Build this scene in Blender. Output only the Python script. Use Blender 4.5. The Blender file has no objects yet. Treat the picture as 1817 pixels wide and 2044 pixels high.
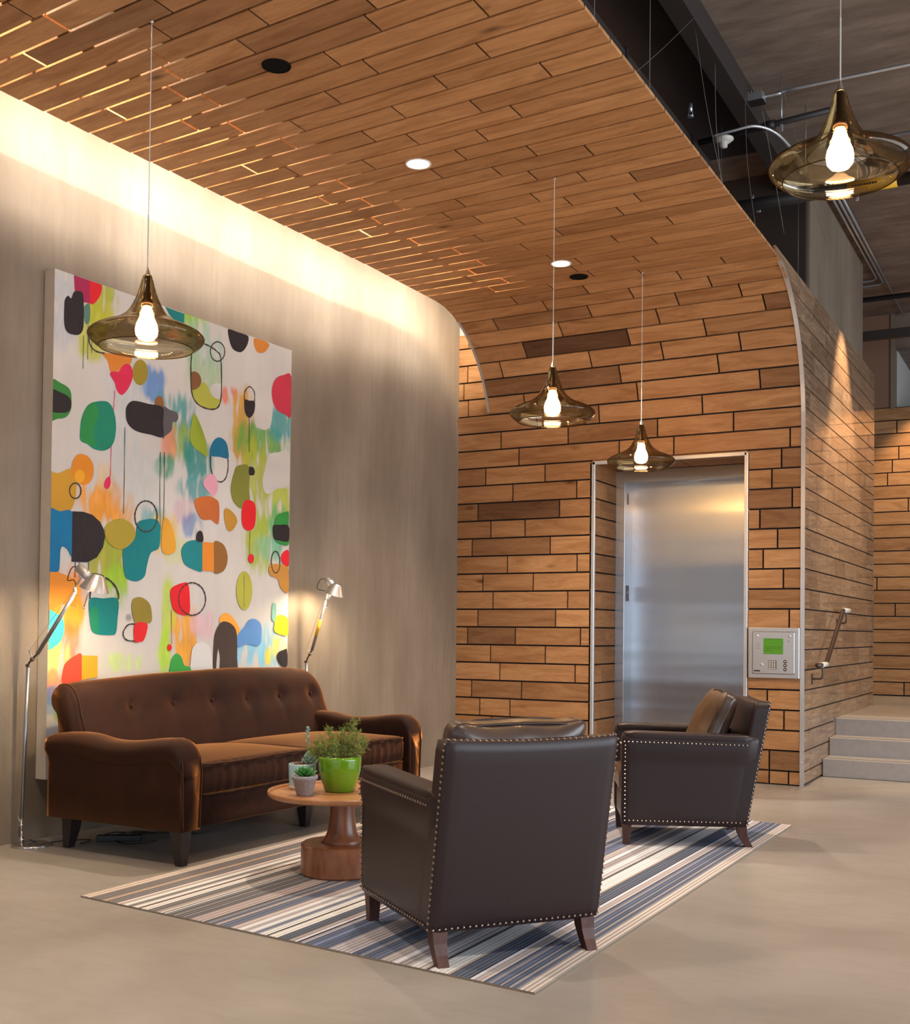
import bpy, bmesh, math, random
from mathutils import Vector, Matrix, noise
random.seed(7)
PI = math.pi
SC = bpy.context.scene
COL = SC.collection

# ------------------------------------------------------------------ materials
def srgb(r, g, b):
    def f(c):
        c /= 255.0
        return c / 12.92 if c <= .04045 else ((c + .055) / 1.055) ** 2.4
    return (f(r), f(g), f(b), 1)

class NT:
    def __init__(s, name):
        s.m = bpy.data.materials.new(name); s.m.use_nodes = True
        s.t = s.m.node_tree; s.t.nodes.clear()
        s.out = s.t.nodes.new('ShaderNodeOutputMaterial')
        s.b = s.t.nodes.new('ShaderNodeBsdfPrincipled')
        s.t.links.new(s.b.outputs[0], s.out.inputs[0])
    def n(s, typ, ins={}, **kw):
        o = s.t.nodes.new(typ)
        for k, v in kw.items(): setattr(o, k, v)
        for k, v in ins.items():
            if hasattr(v, 'links') or isinstance(v, bpy.types.NodeSocket): s.t.links.new(v, o.inputs[k])
            else: o.inputs[k].default_value = v
        return o
    def set(s, k, v):
        if isinstance(v, bpy.types.NodeSocket): s.t.links.new(v, s.b.inputs[k])
        else: s.b.inputs[k].default_value = v
    def ramp(s, fac, stops, interp='LINEAR'):
        r = s.n('ShaderNodeValToRGB', {'Fac': fac}); e = r.color_ramp.elements
        r.color_ramp.interpolation = interp
        while len(e) < len(stops): e.new(.5)
        for el, (p, c) in zip(e, stops): el.position = p; el.color = c
        return r.outputs[0]
    def noise(s, vec=None, scale=5, detail=4, rough=.55, dist=0):
        ins = {'Scale': scale, 'Detail': detail, 'Roughness': rough, 'Distortion': dist}
        if vec is not None: ins['Vector'] = vec
        return s.n('ShaderNodeTexNoise', ins).outputs['Fac']
    def objco(s, scale=(1, 1, 1)):
        tc = s.n('ShaderNodeTexCoord')
        return s.n('ShaderNodeMapping', {'Vector': tc.outputs['Object'], 'Scale': scale}).outputs[0]
    def mix(s, fac, a, b, mode='MIX'):
        m = s.n('ShaderNodeMix', data_type='RGBA', blend_type=mode)
        for k, v in ((0, fac), (6, a), (7, b)):
            if isinstance(v, bpy.types.NodeSocket): s.t.links.new(v, m.inputs[k])
            else: m.inputs[k].default_value = v
        return m.outputs[2]
    def math(s, op, a, b=0.0):
        m = s.n('ShaderNodeMath', operation=op)
        for k, v in ((0, a), (1, b)):
            if isinstance(v, bpy.types.NodeSocket): s.t.links.new(v, m.inputs[k])
            else: m.inputs[k].default_value = v
        return m.outputs[0]
    def bump(s, h, strength=.2, dist=.01):
        s.set('Normal', s.n('ShaderNodeBump', {'Height': h, 'Strength': strength, 'Distance': dist}).outputs[0])

def plain(name, col, rough=.5, metal=0, bump=0, bscale=60, spec=.5, coat=0, var=.0):
    k = NT(name); k.set('Roughness', rough); k.set('Metallic', metal); k.set('Specular IOR Level', spec); k.set('Coat Weight', coat)
    nz = k.noise(k.objco(), bscale, 4)
    d = 1 - var
    k.set('Base Color', k.mix(nz, (col[0] * d, col[1] * d, col[2] * d, 1), (min(1, col[0] * (2 - d)), min(1, col[1] * (2 - d)), min(1, col[2] * (2 - d)), 1)))
    if bump: k.bump(nz, bump, .003)
    return k.m

def emit(name, col, strength):
    k = NT(name); k.t.nodes.remove(k.b)
    e = k.n('ShaderNodeEmission', {'Color': col, 'Strength': strength}); k.t.links.new(e.outputs[0], k.out.inputs[0])
    return k.m

def wood_planks(name, lo, mid, hi, rough=.55, bump=.25, spec=.2, swirl=1.2, coat=0):
    k = NT(name)
    at = k.n('ShaderNodeAttribute', attribute_name='plank')
    uv = k.n('ShaderNodeUVMap', uv_map='UVMap')
    sp = k.n('ShaderNodeSeparateColor', {'Color': at.outputs['Color']})
    off = k.n('ShaderNodeCombineXYZ', {'X': k.math('MULTIPLY', sp.outputs[1], 41.0), 'Y': k.math('MULTIPLY', sp.outputs[2], 37.0), 'Z': k.math('MULTIPLY', sp.outputs[1], 19.0)})
    st = k.n('ShaderNodeMapping', {'Vector': uv.outputs[0], 'Scale': (1.6, 11.0, 1.0)})
    v = k.n('ShaderNodeVectorMath', {0: st.outputs[0], 1: off.outputs[0]}, operation='ADD').outputs[0]
    big = k.noise(v, 1.1, 3, .6, swirl)
    fine = k.noise(k.n('ShaderNodeMapping', {'Vector': v, 'Scale': (1.5, 7.0, 1.0)}).outputs[0], 3.0, 5, .7, .4)
    rings = k.math('ABSOLUTE', k.math('SINE', k.math('MULTIPLY', big, 34.0)))
    base = k.ramp(sp.outputs[0], [(0, lo), (.45, mid), (1, hi)])
    dark = k.mix(1.0, base, (.52, .42, .34, 1), 'MULTIPLY')
    c = k.mix(k.ramp(big, [(.40, (0, 0, 0, 1)), (.72, (.8, .8, .8, 1))]), base, dark)
    c = k.mix(k.ramp(fine, [(.42, (0, 0, 0, 1)), (.75, (.5, .5, .5, 1))]), c, dark)
    c = k.mix(k.math('MULTIPLY', rings, .24), c, dark)
    kn = k.n('ShaderNodeTexVoronoi', {'Vector': k.n('ShaderNodeMapping', {'Vector': v, 'Scale': (1.0, .42, 1.0)}).outputs[0], 'Scale': .75, 'Randomness': 1.0}).outputs['Distance']
    c = k.mix(k.ramp(kn, [(.02, (.85, .85, .85, 1)), (.10, (0, 0, 0, 1))]), c, (.10, .045, .022, 1))
    sm = k.noise(k.n('ShaderNodeMapping', {'Vector': v, 'Scale': (.7, .35, 1.0)}).outputs[0], .8, 3, .6, .8)
    c = k.mix(k.ramp(sm, [(.52, (0, 0, 0, 1)), (.80, (.55, .55, .55, 1))]), c, dark)
    k.set('Base Color', c); k.set('Roughness', rough); k.set('Specular IOR Level', spec); k.set('Coat Weight', coat)
    k.bump(k.math('ADD', k.math('MULTIPLY', rings, .4 if bump < .9 else .9), fine), bump, .002 if bump < .9 else .005)
    return k.m

def wood_solid(name, lo, hi, axis=(9, 9, 1.2), rough=.35, coat=.2):
    k = NT(name); co = k.objco(axis)
    a = k.noise(co, 1.6, 5, .6, 1.5); b = k.noise(co, 9, 4, .7, .3)
    c = k.ramp(a, [(.3, lo), (.62, hi)])
    k.set('Base Color', k.mix(k.math('MULTIPLY', b, .5), c, lo)); k.set('Roughness', rough); k.set('Coat Weight', coat); k.set('Coat Roughness', .2)
    return k.m

M = {}
M['planks'] = wood_planks('teak_planks', (.15, .078, .045, 1), (.52, .275, .125, 1), (.68, .375, .175, 1))
M['planks_gloss'] = wood_planks('sheen_planks', (.36, .22, .13, 1), (.56, .36, .22, 1), (.68, .46, .30, 1), rough=.32, bump=1.0, spec=.8, swirl=3.2, coat=.5)
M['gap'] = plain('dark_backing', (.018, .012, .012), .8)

k = NT('concrete_wall'); co = k.objco((1, 1, .35))
a = k.noise(co, 1.3, 6, .6); b = k.noise(k.objco((9, 9, .5)), 2.2, 4, .6); c2 = k.noise(k.objco(), 26, 4, .7)
base = k.ramp(a, [(.30, (.165, .120, .083, 1)), (.52, (.235, .180, .130, 1)), (.72, (.315, .252, .190, 1))])
base = k.mix(k.ramp(b, [(.45, (0, 0, 0, 1)), (.75, (.4, .4, .4, 1))]), base, (.17, .13, .095, 1))
cr = k.n('ShaderNodeTexVoronoi', {'Vector': k.objco((.55, .55, .4)), 'Scale': 1.0}, feature='DISTANCE_TO_EDGE').outputs['Distance']
k.set('Base Color', base); k.set('Roughness', .7); k.bump(c2, .25, .004); M['concrete'] = k.m

k = NT('board_formed_concrete'); a = k.noise(k.objco((.9, 2.8, 2.8)), 1.6, 6, .65, .3); b = k.noise(k.objco((2, 7, 7)), 3, 4, .6)
c = k.ramp(a, [(.28, (.12, .088, .068, 1)), (.5, (.23, .172, .135, 1)), (.72, (.35, .275, .22, 1))])
k.set('Base Color', k.mix(k.math('MULTIPLY', b, .6), c, (.13, .085, .06, 1))); k.set('Roughness', .8); k.bump(b, .3, .01); M['slab'] = k.m

k = NT('polished_floor'); a = k.noise(k.objco(), .9, 6, .6, .4); b = k.noise(k.objco((1, 3, 1)), 5, 5, .7); s_ = k.noise(k.objco(), 45, 3)
c = k.ramp(a, [(.3, (.28, .245, .220, 1)), (.5, (.35, .312, .282, 1)), (.72, (.42, .38, .35, 1))])
k.set('Base Color', k.mix(k.ramp(b, [(.5, (0, 0, 0, 1)), (.8, (.35, .35, .35, 1))]), c, (.26, .21, .17, 1)))
k.set('Roughness', k.n('ShaderNodeMapRange', {'Value': b, 'To Min': .22, 'To Max': .42}).outputs[0]); k.set('Specular IOR Level', .45); k.bump(a, .05, .02); M['floor'] = k.m

M['step'] = plain('cast_step', (.36, .33, .32), .6, bump=.2, bscale=20, var=.15)
M['plaster'] = plain('white_plaster', (.62, .60, .55), .8)
M['brown_plaster'] = plain('brown_plaster', (.26, .14, .085), .7)
M['black'] = plain('black_steel', (.022, .017, .018), .5)
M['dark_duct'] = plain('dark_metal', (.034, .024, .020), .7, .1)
M['alu'] = plain('trim_aluminium', (.72, .73, .76), .35, .75)
M['chrome'] = plain('chrome', (.8, .8, .82), .12, 1)
M['satin'] = plain('satin_aluminium', (.74, .74, .75), .32, .9)
M['pole'] = plain('lamp_tube', (.34, .35, .38), .35, .85)
M['galv'] = plain('galvanised', (.62, .66, .72), .3, .85)
M['wire'] = plain('dull_wire', (.22, .19, .17), .5, .5)
M['white'] = plain('white_paint', (.72, .70, .66), .4)
M['yellow'] = plain('yellow_label', (.75, .42, .02), .5)
M['bronze'] = plain('dark_bronze', (.10, .065, .05), .35, .6)
M['rubber'] = plain('black_rubber', (.012, .012, .013), .45)
M['leather'] = plain('dark_leather', (.024, .0125, .0135), .40, bump=.10, bscale=160, spec=.4, coat=.0, var=.25)
M['leather_soft'] = plain('soft_leather', (.060, .032, .022), .34, bump=.35, bscale=14, spec=.6, coat=.2, var=.35)
M['brown_face'] = plain('brown_leather_face', (.115, .060, .028), .5, bump=.4, bscale=12, var=.25)  # lighter brown for the front of the slouching cushion
M['nail'] = plain('brass_nail', (.36, .27, .22), .3, 1)
M['leg_wood'] = wood_solid('mahogany_leg', (.035, .009, .005, 1), (.095, .026, .013, 1), (20, 20, 4), .5, 0)
M['dark_leg'] = plain('ebonised_leg', (.018, .012, .012), .4)
M['acacia'] = wood_solid('acacia', (.16, .050, .022, 1), (.42, .165, .070, 1), (5, 5, 1.2))
M['acacia_top'] = wood_solid('acacia_board', (.34, .135, .055, 1), (.56, .27, .12, 1), (1.5, 9, 2))
M['green_glaze'] = plain('green_glaze', (.13, .31, .010), .14, coat=.6)
M['blue_glaze'] = plain('blue_glaze', (.38, .60, .70), .22, coat=.4)
M['clay'] = plain('grey_clay', (.29, .30, .33), .85, bump=.6, bscale=70, var=.25)
M['cream'] = plain('cream_glaze', (.66, .62, .55), .4)
M['gravel'] = plain('grey_gravel', (.38, .36, .35), .8, bump=.9, bscale=180, var=.7)
M['moss'] = plain('brown_moss', (.20, .085, .04), .9, bump=.9, bscale=120, var=.5)
M['leaf'] = plain('needle_leaf', (.27, .38, .07), .6, var=.4, bscale=30)
M['succ_green'] = plain('succulent_green', (.06, .24, .05), .35, var=.3, bscale=30)
M['succ_pale'] = plain('succulent_pale', (.30, .46, .38), .5, var=.2, bscale=40)
M['twig'] = plain('twig', (.22, .12, .06), .8)
M['canvas_edge'] = plain('canvas_edge', (.62, .55, .47), .8, var=.1, bscale=8)
M['lcd'] = None
M['screen_ink'] = plain('screen_ink', (.03, .09, .01), .6)
M['speaker'] = plain('black_grille', (.006, .006, .007), .9, spec=.1)

k = NT('brown_velvet'); a = k.noise(k.objco(), 5, 4, .6); b = k.noise(k.objco(), 190, 2)
k.set('Base Color', k.ramp(a, [(.35, (.020, .0080, .0058, 1)), (.65, (.034, .0125, .0075, 1))]))
k.set('Roughness', .8); k.set('Specular IOR Level', .15); k.set('Sheen Weight', 1.0); k.set('Sheen Roughness', .32); k.set('Sheen Tint', (.85, .33, .10, 1)); k.bump(b, .15, .002)
M['velvet'] = k.m

k = NT('brushed_steel'); v = k.objco((130, 130, .6)); a = k.noise(v, 2, 3, .6)
k.set('Base Color', k.mix(a, (.50, .52, .56, 1), (.60, .62, .66, 1))); k.set('Metallic', 1); k.set('Roughness', .27)
k.set('Anisotropic', .93); k.set('Anisotropic Rotation', .0)
k.bump(k.noise(k.objco((.25, .25, 3.4)), 1.3, 1, .4), .45, .012)
tg = k.n('ShaderNodeTangent', direction_type='RADIAL', axis='Z'); k.t.links.new(tg.outputs[0], k.b.inputs['Tangent'])
M['steel'] = k.m

k = NT('painted_canvas'); at = k.n('ShaderNodeAttribute', attribute_name='Col'); nz = k.noise(k.objco((30, 30, 6)), 3, 4)
k.set('Base Color', k.mix(k.math('MULTIPLY', nz, .08), at.outputs['Color'], (.30, .28, .26, 1))); k.set('Roughness', .6); k.set('Specular IOR Level', .2); k.bump(nz, .1, .002); M['paint'] = k.m

k = NT('woven_rug'); at = k.n('ShaderNodeAttribute', attribute_name='Col'); w1 = k.noise(k.objco((150, 150, 1)), 2, 3, .7)
wv = k.n('ShaderNodeTexWave', {'Vector': k.objco((1, 1, 1)), 'Scale': 60.0, 'Distortion': 3.0, 'Detail': 2.0}, bands_direction='DIAGONAL').outputs['Fac']
k.set('Base Color', k.mix(k.math('MULTIPLY', w1, .55), at.outputs['Color'], k.mix(1.0, at.outputs['Color'], (.45, .45, .47, 1), 'MULTIPLY')))
k.set('Roughness', .95); k.set('Specular IOR Level', .1); k.bump(wv, .35, .004); M['rug'] = k.m

def glass(name, tint, refl=.9):
    k = NT(name); k.t.nodes.remove(k.b)
    lw = k.n('ShaderNodeLayerWeight', {'Blend': .42})
    tr = k.n('ShaderNodeBsdfTransparent', {'Color': tint}); gl = k.n('ShaderNodeBsdfGlossy', {'Color': (.85, .78, .70, 1), 'Roughness': .03})
    edge = k.n('ShaderNodeBsdfTransparent', {'Color': (tint[0] * .45, tint[1] * .40, tint[2] * .30, 1)})
    f2 = k.math('POWER', lw.outputs['Facing'], 1.6)
    m1 = k.n('ShaderNodeMixShader', {0: f2, 1: tr.outputs[0], 2: edge.outputs[0]})
    m2 = k.n('ShaderNodeMixShader', {0: k.math('MULTIPLY', lw.outputs['Fresnel'], refl), 1: m1.outputs[0], 2: gl.outputs[0]})
    k.t.links.new(m2.outputs[0], k.out.inputs[0]); return k.m
M['smoke'] = glass('smoked_amber_glass', (.63, .55, .38, 1), .5)
M['bulb'] = emit('lit_bulb', (1, .62, .30, 1), 75)
M['lamp_bulb'] = emit('lit_reading_bulb', (1, .80, .52, 1), 950)
M['downlight'] = emit('lit_downlight', (1, .86, .62, 1), 9)
M['lcd'] = emit('green_screen', (.12, .30, .03, 1), .45)

# ------------------------------------------------------------------ mesh helpers
def link(name, me, mat, parent=None, smooth=False, mats=None):
    o = bpy.data.objects.new(name, me); COL.objects.link(o)
    if mats:
        for m in mats: me.materials.append(m)
    elif mat: me.materials.append(mat)
    if smooth:
        for p in me.polygons: p.use_smooth = True
    if parent is not None: o.parent = parent
    return o
def obj(name, bm, mat, parent=None, smooth=False, mats=None, recalc=True):
    if recalc: bmesh.ops.recalc_face_normals(bm, faces=bm.faces)
    me = bpy.data.meshes.new(name); bm.to_mesh(me); bm.free()
    return link(name, me, mat, parent, smooth, mats)
def tag(o, label=None, cat=None, group=None, kind=None):
    if label: o['label'] = label
    if cat: o['category'] = cat
    if group: o['group'] = group
    if kind: o['kind'] = kind
    return o
def thing(name, loc, label, cat, group=None, rz=0):
    o = bpy.data.objects.new(name, None); COL.objects.link(o); o.location = loc; o.rotation_euler = (0, 0, rz); o.empty_display_size = .1
    return tag(o, label, cat, group)
def struct(name, bm, mat, label=None, **kw):
    o = obj(name, bm, mat, **kw); o['kind'] = 'structure'
    if label: o['label'] = label
    return o
def B(): return bmesh.new()
def box(bm, x0, x1, y0, y1, z0, z1, bevel=0, seg=2, mi=0):
    vs = [bm.verts.new((x, y, z)) for x in (x0, x1) for y in (y0, y1) for z in (z0, z1)]
    fs = [bm.faces.new([vs[i] for i in q]) for q in ((0, 1, 3, 2), (4, 6, 7, 5), (0, 4, 5, 1), (2, 3, 7, 6), (0, 2, 6, 4), (1, 5, 7, 3))]
    for f in fs: f.material_index = mi
    if bevel:
        es = list({e for f in fs for e in f.edges})
        bmesh.ops.bevel(bm, geom=es, offset=bevel, segments=seg, affect='EDGES', profile=.7)
    return bm
def rings(bm, loops, cap0=True, cap1=True, closed=True):
    R_ = [[bm.verts.new(p) for p in lp] for lp in loops]
    n = len(R_[0])
    for a, b in zip(R_, R_[1:]):
        for i in range(n if closed else n - 1):
            j = (i + 1) % n
            bm.faces.new((a[i], a[j], b[j], b[i]))
    if cap0 and closed: bm.faces.new(R_[0][::-1])
    if cap1 and closed: bm.faces.new(R_[-1])
    return R_
def lathe(bm, prof, c=(0, 0, 0), seg=32, cap0=False, cap1=False):
    cx, cy, cz = c
    loops = [[(cx + r * math.cos(2 * PI * i / seg), cy + r * math.sin(2 * PI * i / seg), cz + z) for i in range(seg)] for r, z in prof]
    rings(bm, loops, cap0, cap1); return bm
def tube(bm, pts, r, seg=10, cap=True):
    P = [Vector(p) for p in pts]
    rr = r if isinstance(r, (list, tuple)) else [r] * len(P)
    loops = []; up = None
    for i, p in enumerate(P):
        d = (P[min(i + 1, len(P) - 1)] - P[max(i - 1, 0)]).normalized()
        if up is None:
            up = Vector((0, 0, 1)) if abs(d.z) < .9 else Vector((1, 0, 0))
        s = d.cross(up)
        if s.length < 1e-5: s = d.cross(Vector((0, 1, 0)))
        s.normalize(); u = s.cross(d).normalized(); up = u
        loops.append([p + rr[i] * (math.cos(2 * PI * k / seg) * s + math.sin(2 * PI * k / seg) * u) for k in range(seg)])
    rings(bm, loops, cap, cap); return bm
def crom(pts, n=6, closed=False):
    P = [Vector(p) for p in pts]; m = len(P); out = []
    rng = range(m) if closed else range(m - 1)
    for i in rng:
        if closed: a, b, c, d = P[(i - 1) % m], P[i], P[(i + 1) % m], P[(i + 2) % m]
        else: a, b, c, d = P[max(i - 1, 0)], P[i], P[i + 1], P[min(i + 2, m - 1)]
        for k in range(n):
            t = k / n
            out.append(.5 * ((2 * b) + (-a + c) * t + (2 * a - 5 * b + 4 * c - d) * t * t + (-a + 3 * b - 3 * c + d) * t ** 3))
    if not closed: out.append(P[-1])
    return out
def ball(bm, c, r, sx=1, sy=1, sz=1, u=14, v=9, mat=None):
    m = Matrix.Translation(c) @ Matrix.Diagonal((r * sx, r * sy, r * sz, 1))
    if mat is not None: m = mat @ m
    bmesh.ops.create_uvsphere(bm, u_segments=u, v_segments=v, radius=1, matrix=m)
def disc_up(bm, c, r, seg=24):
    bmesh.ops.create_circle(bm, cap_ends=True, segments=seg, radius=r, matrix=Matrix.Translation(c))
def rbox(bm, hw, hd, hh, r, n=10, fn=None, c=(0, 0, 0)):
    """rounded box of half sizes hw, hd, hh; fn moves each point afterwards"""
    g = {}
    def vert(ix, iy, iz):
        key = (ix, iy, iz)
        if key in g: return g[key]
        p = [-1 + 2 * i / n for i in key]
        q = Vector((p[0] * hw, p[1] * hd, p[2] * hh))
        inn = Vector([max(-(h - r), min(h - r, v)) for v, h in zip(q, (hw, hd, hh))])
        d = q - inn
        q = inn + d.normalized() * r if d.length > 1e-6 else q
        if fn: q = fn(q)
        g[key] = bm.verts.new(q + Vector(c)); return g[key]
    for a in range(n):
        for b in range(n):
            for s in (0, n):
                for f in ((lambda i, j: (s, i, j)), (lambda i, j: (i, s, j)), (lambda i, j: (i, j, s))):
                    q = [vert(*f(a, b)), vert(*f(a + 1, b)), vert(*f(a + 1, b + 1)), vert(*f(a, b + 1))]
                    try: bm.faces.new(q)
                    except ValueError: pass
    return bm

# ------------------------------------------------------------------ plank surfaces
YB, ZC, RR, PITCH, Z0 = 9.858, 4.16, 1.1, .17, .119
YA, ZA = YB - RR, ZC - RR
ARC = RR * PI / 2
GAP = .015
def onprof(s, dep=0.0):
    """y,z of the shell profile at path length s (dep metres behind the surface)"""
    if s <= ZA: return YB + dep, s
    if s <= ZA + ARC:
        t = (s - ZA) / RR; return YA + (RR + dep) * math.cos(t), ZA + (RR + dep) * math.sin(t)
    return YA - (s - ZA - ARC), ZC + dep
def lerp_tab(k, X, Y):
    if k <= X[0]: return Y[0]
    for a, b, c, d in zip(X, X[1:], Y, Y[1:]):
        if k <= b: return c + (d - c) * (k - a) / (b - a)
    return Y[-1]
KK = [0, 17, 24, 28, 36, 46, 52, 58, 70]; AA = [.5, .52, .55, .32, .38, .47, .48, .48, .48]; BB = [0, .02, .07, .16, .29, .44, .54, .64, .64]
def s_of(k, x): return Z0 + PITCH * (k + lerp_tab(k, KK, AA) - lerp_tab(k, KK, BB) * (-2 - x) - .5)
JOINTS = {0: [-2.11], 1: [-2.27], 2: [-4.89], 3: [-5.02, -4.7, -2.15], 4: [-5.11, -4.58, -2.29], 5: [-4.81, -4.04], 6: [-4.91, -4.34], 7: [-5.16, -4.65, -3.99], 8: [-5.05, -4.24, -2.11], 9: [-4.89, -4.12, -2.43], 10: [-5.0, -4.47, -2.16], 11: [-4.74, -4.03, -2.33], 12: [-5.12, -4.3, -2.21], 13: [-4.92, -4.56, -2.36], 14: [-5.06, -4.21, -2.09], 15: [-4.69, -4.04, -2.26], 16: [-4.98, -4.36, -2.18], 17: [-4.63, -3.63, -3.12, -2.11], 18: [-4.82, -4.13, -3.27, -2.59], 19: [-2.86], 20: [-4.55, -3.44, -2.35], 21: [-3.58, -2.69], 22: [-4.72, -3.83, -3.16, -2.48], 23: [-4.43, -3.43, -2.75], 24: [-4.02, -3.12, -2.22], 25: [-4.6, -3.69, -2.91, -2.38], 26: [-4.05, -3.26, -2.59], 27: [-4.28, -3.61, -2.8], 28: [-3.87, -3.07, -2.4], 29: [-3.44], 30: [-4.14], 31: [-3.41], 32: [-2.73], 33: [-4.11, -2.98], 34: [-3.65, -2.5], 35: [-4.15, -3.29], 36: [-3.87, -2.75], 37: [-4.33, -3.45, -2.56], 38: [-3.7, -3.0], 39: [-4.56, -3.86, -3.17, -2.47], 40: [-4.35, -3.66, -2.76], 41: [-4.06, -3.03], 42: [-4.22, -2.57], 43: [-4.46, -2.88], 44: [-3.29], 45: [-3.87, -3.05], 46: [-4.36, -3.44, -2.74], 47: [-4.58, -3.65, -2.91], 48: [-4.13, -3.33, -2.4], 49: [-3.94, -2.95], 50: [-4.27, -2.6], 51: [-4.49, -3.19], 52: [-4.17, -3.32, -2.43], 53: [-4.76, -4.28, -2.95], 54: [-3.63], 55: [-4.09], 56: [-3.91], 57: [-4.68, -3.74], 58: [-4.3]}
def xl_of(y): return -4.942 if y > 7.6 else -4.942 - .05 * (7.6 - y)
def plank_obj_data(bm):
    return bm.loops.layers.uv.new('UVMap'), bm.loops.layers.float_color.new('plank')
def tone():
    r = random.random()
    return .30 + random.random() * .1 if r < .08 else .42 + random.random() * .5
def plank(bm, lay, quad, back, u0, u1, v0, v1, t=None):
    """quad: 4 front points, back: 4 back points"""
    uvl, cl = lay
    f4 = [bm.verts.new(p) for p in quad]; b4 = [bm.verts.new(p) for p in back]
    col = (tone() if t is None else t, random.random(), random.random(), 1)
    uvs = [(u0, v0), (u1, v0), (u1, v1), (u0, v1)]
    faces = [([0, 1, 2, 3], 0)]
    fr = bm.faces.new(f4); fs = [(fr, [0, 1, 2, 3])]
    for i in range(4):
        j = (i + 1) % 4
        fs.append((bm.faces.new((f4[j], f4[i], b4[i], b4[j])), [j, i, i, j]))
    for f, idx in fs:
        for lp, i in zip(f.loops, idx): lp[uvl].uv = uvs[i]; lp[cl] = col
def fill_joints(xs, x0, x1, lo=.45, hi=1.05):
    """complete a partly known joint list with random ones so that every plank is .4 - 1.3 m"""
    xs = sorted(x for x in xs if x0 + .06 < x < x1 - .06); out = []; prev = x0
    for x in xs + [x1]:
        while x - prev > 1.45:
            prev += lo + random.random() * (hi - lo)
            if x - prev < .3: prev = x - .5
            out.append(round(prev, 3))
        if x < x1: out.append(x)
        prev = x
    return [x0] + out + [x1]

bm = B(); lay = plank_obj_data(bm)
DX0, DX1, DZ = -3.886, -2.474, 2.82          # lift opening
XR = -2.003                                  # right edge of the shell
T = .02
KMAX = 84
DARK = {(14, -4.6): .12, (7, -5.0): .2, (4, -4.85): .3, (23, -3.97): .02, (21, -4.6): .22, (25, -4.2): .3, (13, -2.18): .3, (9, -2.2): .3, (1, -2.2): .22, (24, -2.08): .2, (20, -2.2): .25}
for k in range(0, KMAX + 1):
    if k < 1: continue
    s0, s1 = s_of(k - 1, -3), s_of(k, -3)
    ymid = onprof((s0 + s1) / 2)[0]
    flat = s1 <= 3.372
    xa = -5.30 if flat else xl_of(ymid)
    segs = [(xa, XR)]
    if s0 < DZ - .01: segs = [(xa, DX0), (DX1, XR)]
    for (a, b) in segs:
        known = [x for x in JOINTS.get(k, []) if a < x < b]
        js = fill_joints(known, a, b)
        for xa_, xb_ in zip(js, js[1:]):
            g0 = GAP / 2 if xa_ > a else 0; g1 = GAP / 2 if xb_ < b else 0
            p, q = xa_ + g0, xb_ - g1
            nseg = 1 if (s1 < ZA or s0 > ZA + ARC) else 2
            bnd = []
            for x in (p, q):
                sa = s_of(k - 1, x) + GAP / 2; sb = s_of(k, x) - GAP / 2
                bnd.append([(sa + (sb - sa) * i / nseg) for i in range(nseg + 1)])
            col = tone()
            for (kd, xd), dv in DARK.items():
                if k == kd and p < xd < q: col = dv
            r1, r2 = random.random(), random.random()
            for i in range(nseg):
                st = random.getstate()
                qd = []; bk = []
                for (x, ss) in ((p, bnd[0][i]), (q, bnd[1][i]), (q, bnd[1][i + 1]), (p, bnd[0][i + 1])):
                    y, z = onprof(ss); qd.append((x, y, z)); y, z = onprof(ss, T); bk.append((x, y, z))
                uvl, cl = lay
                n0 = len(bm.faces)
                plank(bm, lay, qd, bk, p, q, bnd[0][i], bnd[0][i + 1], col)
                bm.faces.ensure_lookup_table()
                for f in bm.faces[n0:]:
                    for lp in f.loops: lp[cl] = (col, r1, r2, 1)
# lowest cut row
for (a, b, J) in ((-5.30, DX0, [-4.4]), (DX1, XR, JOINTS.get(1, []) + [-2.11])):
    js = [a] + sorted(set([x for x in J if a < x < b])) + [b]
    for p, q in zip(js, js[1:]):
        g0 = GAP / 2 if p > a else 0; g1 = GAP / 2 if q < b else 0
        z0, z1 = .012, s_of(0, -3) - GAP / 2
        plank(bm, lay, [(p + g0, YB, z0), (q - g1, YB, z0), (q - g1, YB, z1), (p + g0, YB, z1)], [(p + g0, YB + T, z0), (q - g1, YB + T, z0), (q - g1, YB + T, z1), (p + g0, YB + T, z1)], p, q, z0, z1)
# wall rows that carry on behind the curved shell, left of it
for k in range(20, 25):
    z0 = s_of(k - 1, -5) + GAP / 2; z1 = s_of(k, -5) - GAP / 2
    z1 = min(z1, 4.14)
    js = [-5.30, [-5.17, -5.22, -5.18, -5.07][k % 4], -4.7]
    for p, q in zip(js, js[1:]):
        plank(bm, lay, [(p, YB, z0), (q - GAP, YB, z0), (q - GAP, YB, z1), (p, YB, z1)], [(p, YB + T, z0), (q - GAP, YB + T, z0), (q - GAP, YB + T, z1), (p, YB + T, z1)], p, q, z0, z1, .6)
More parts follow.
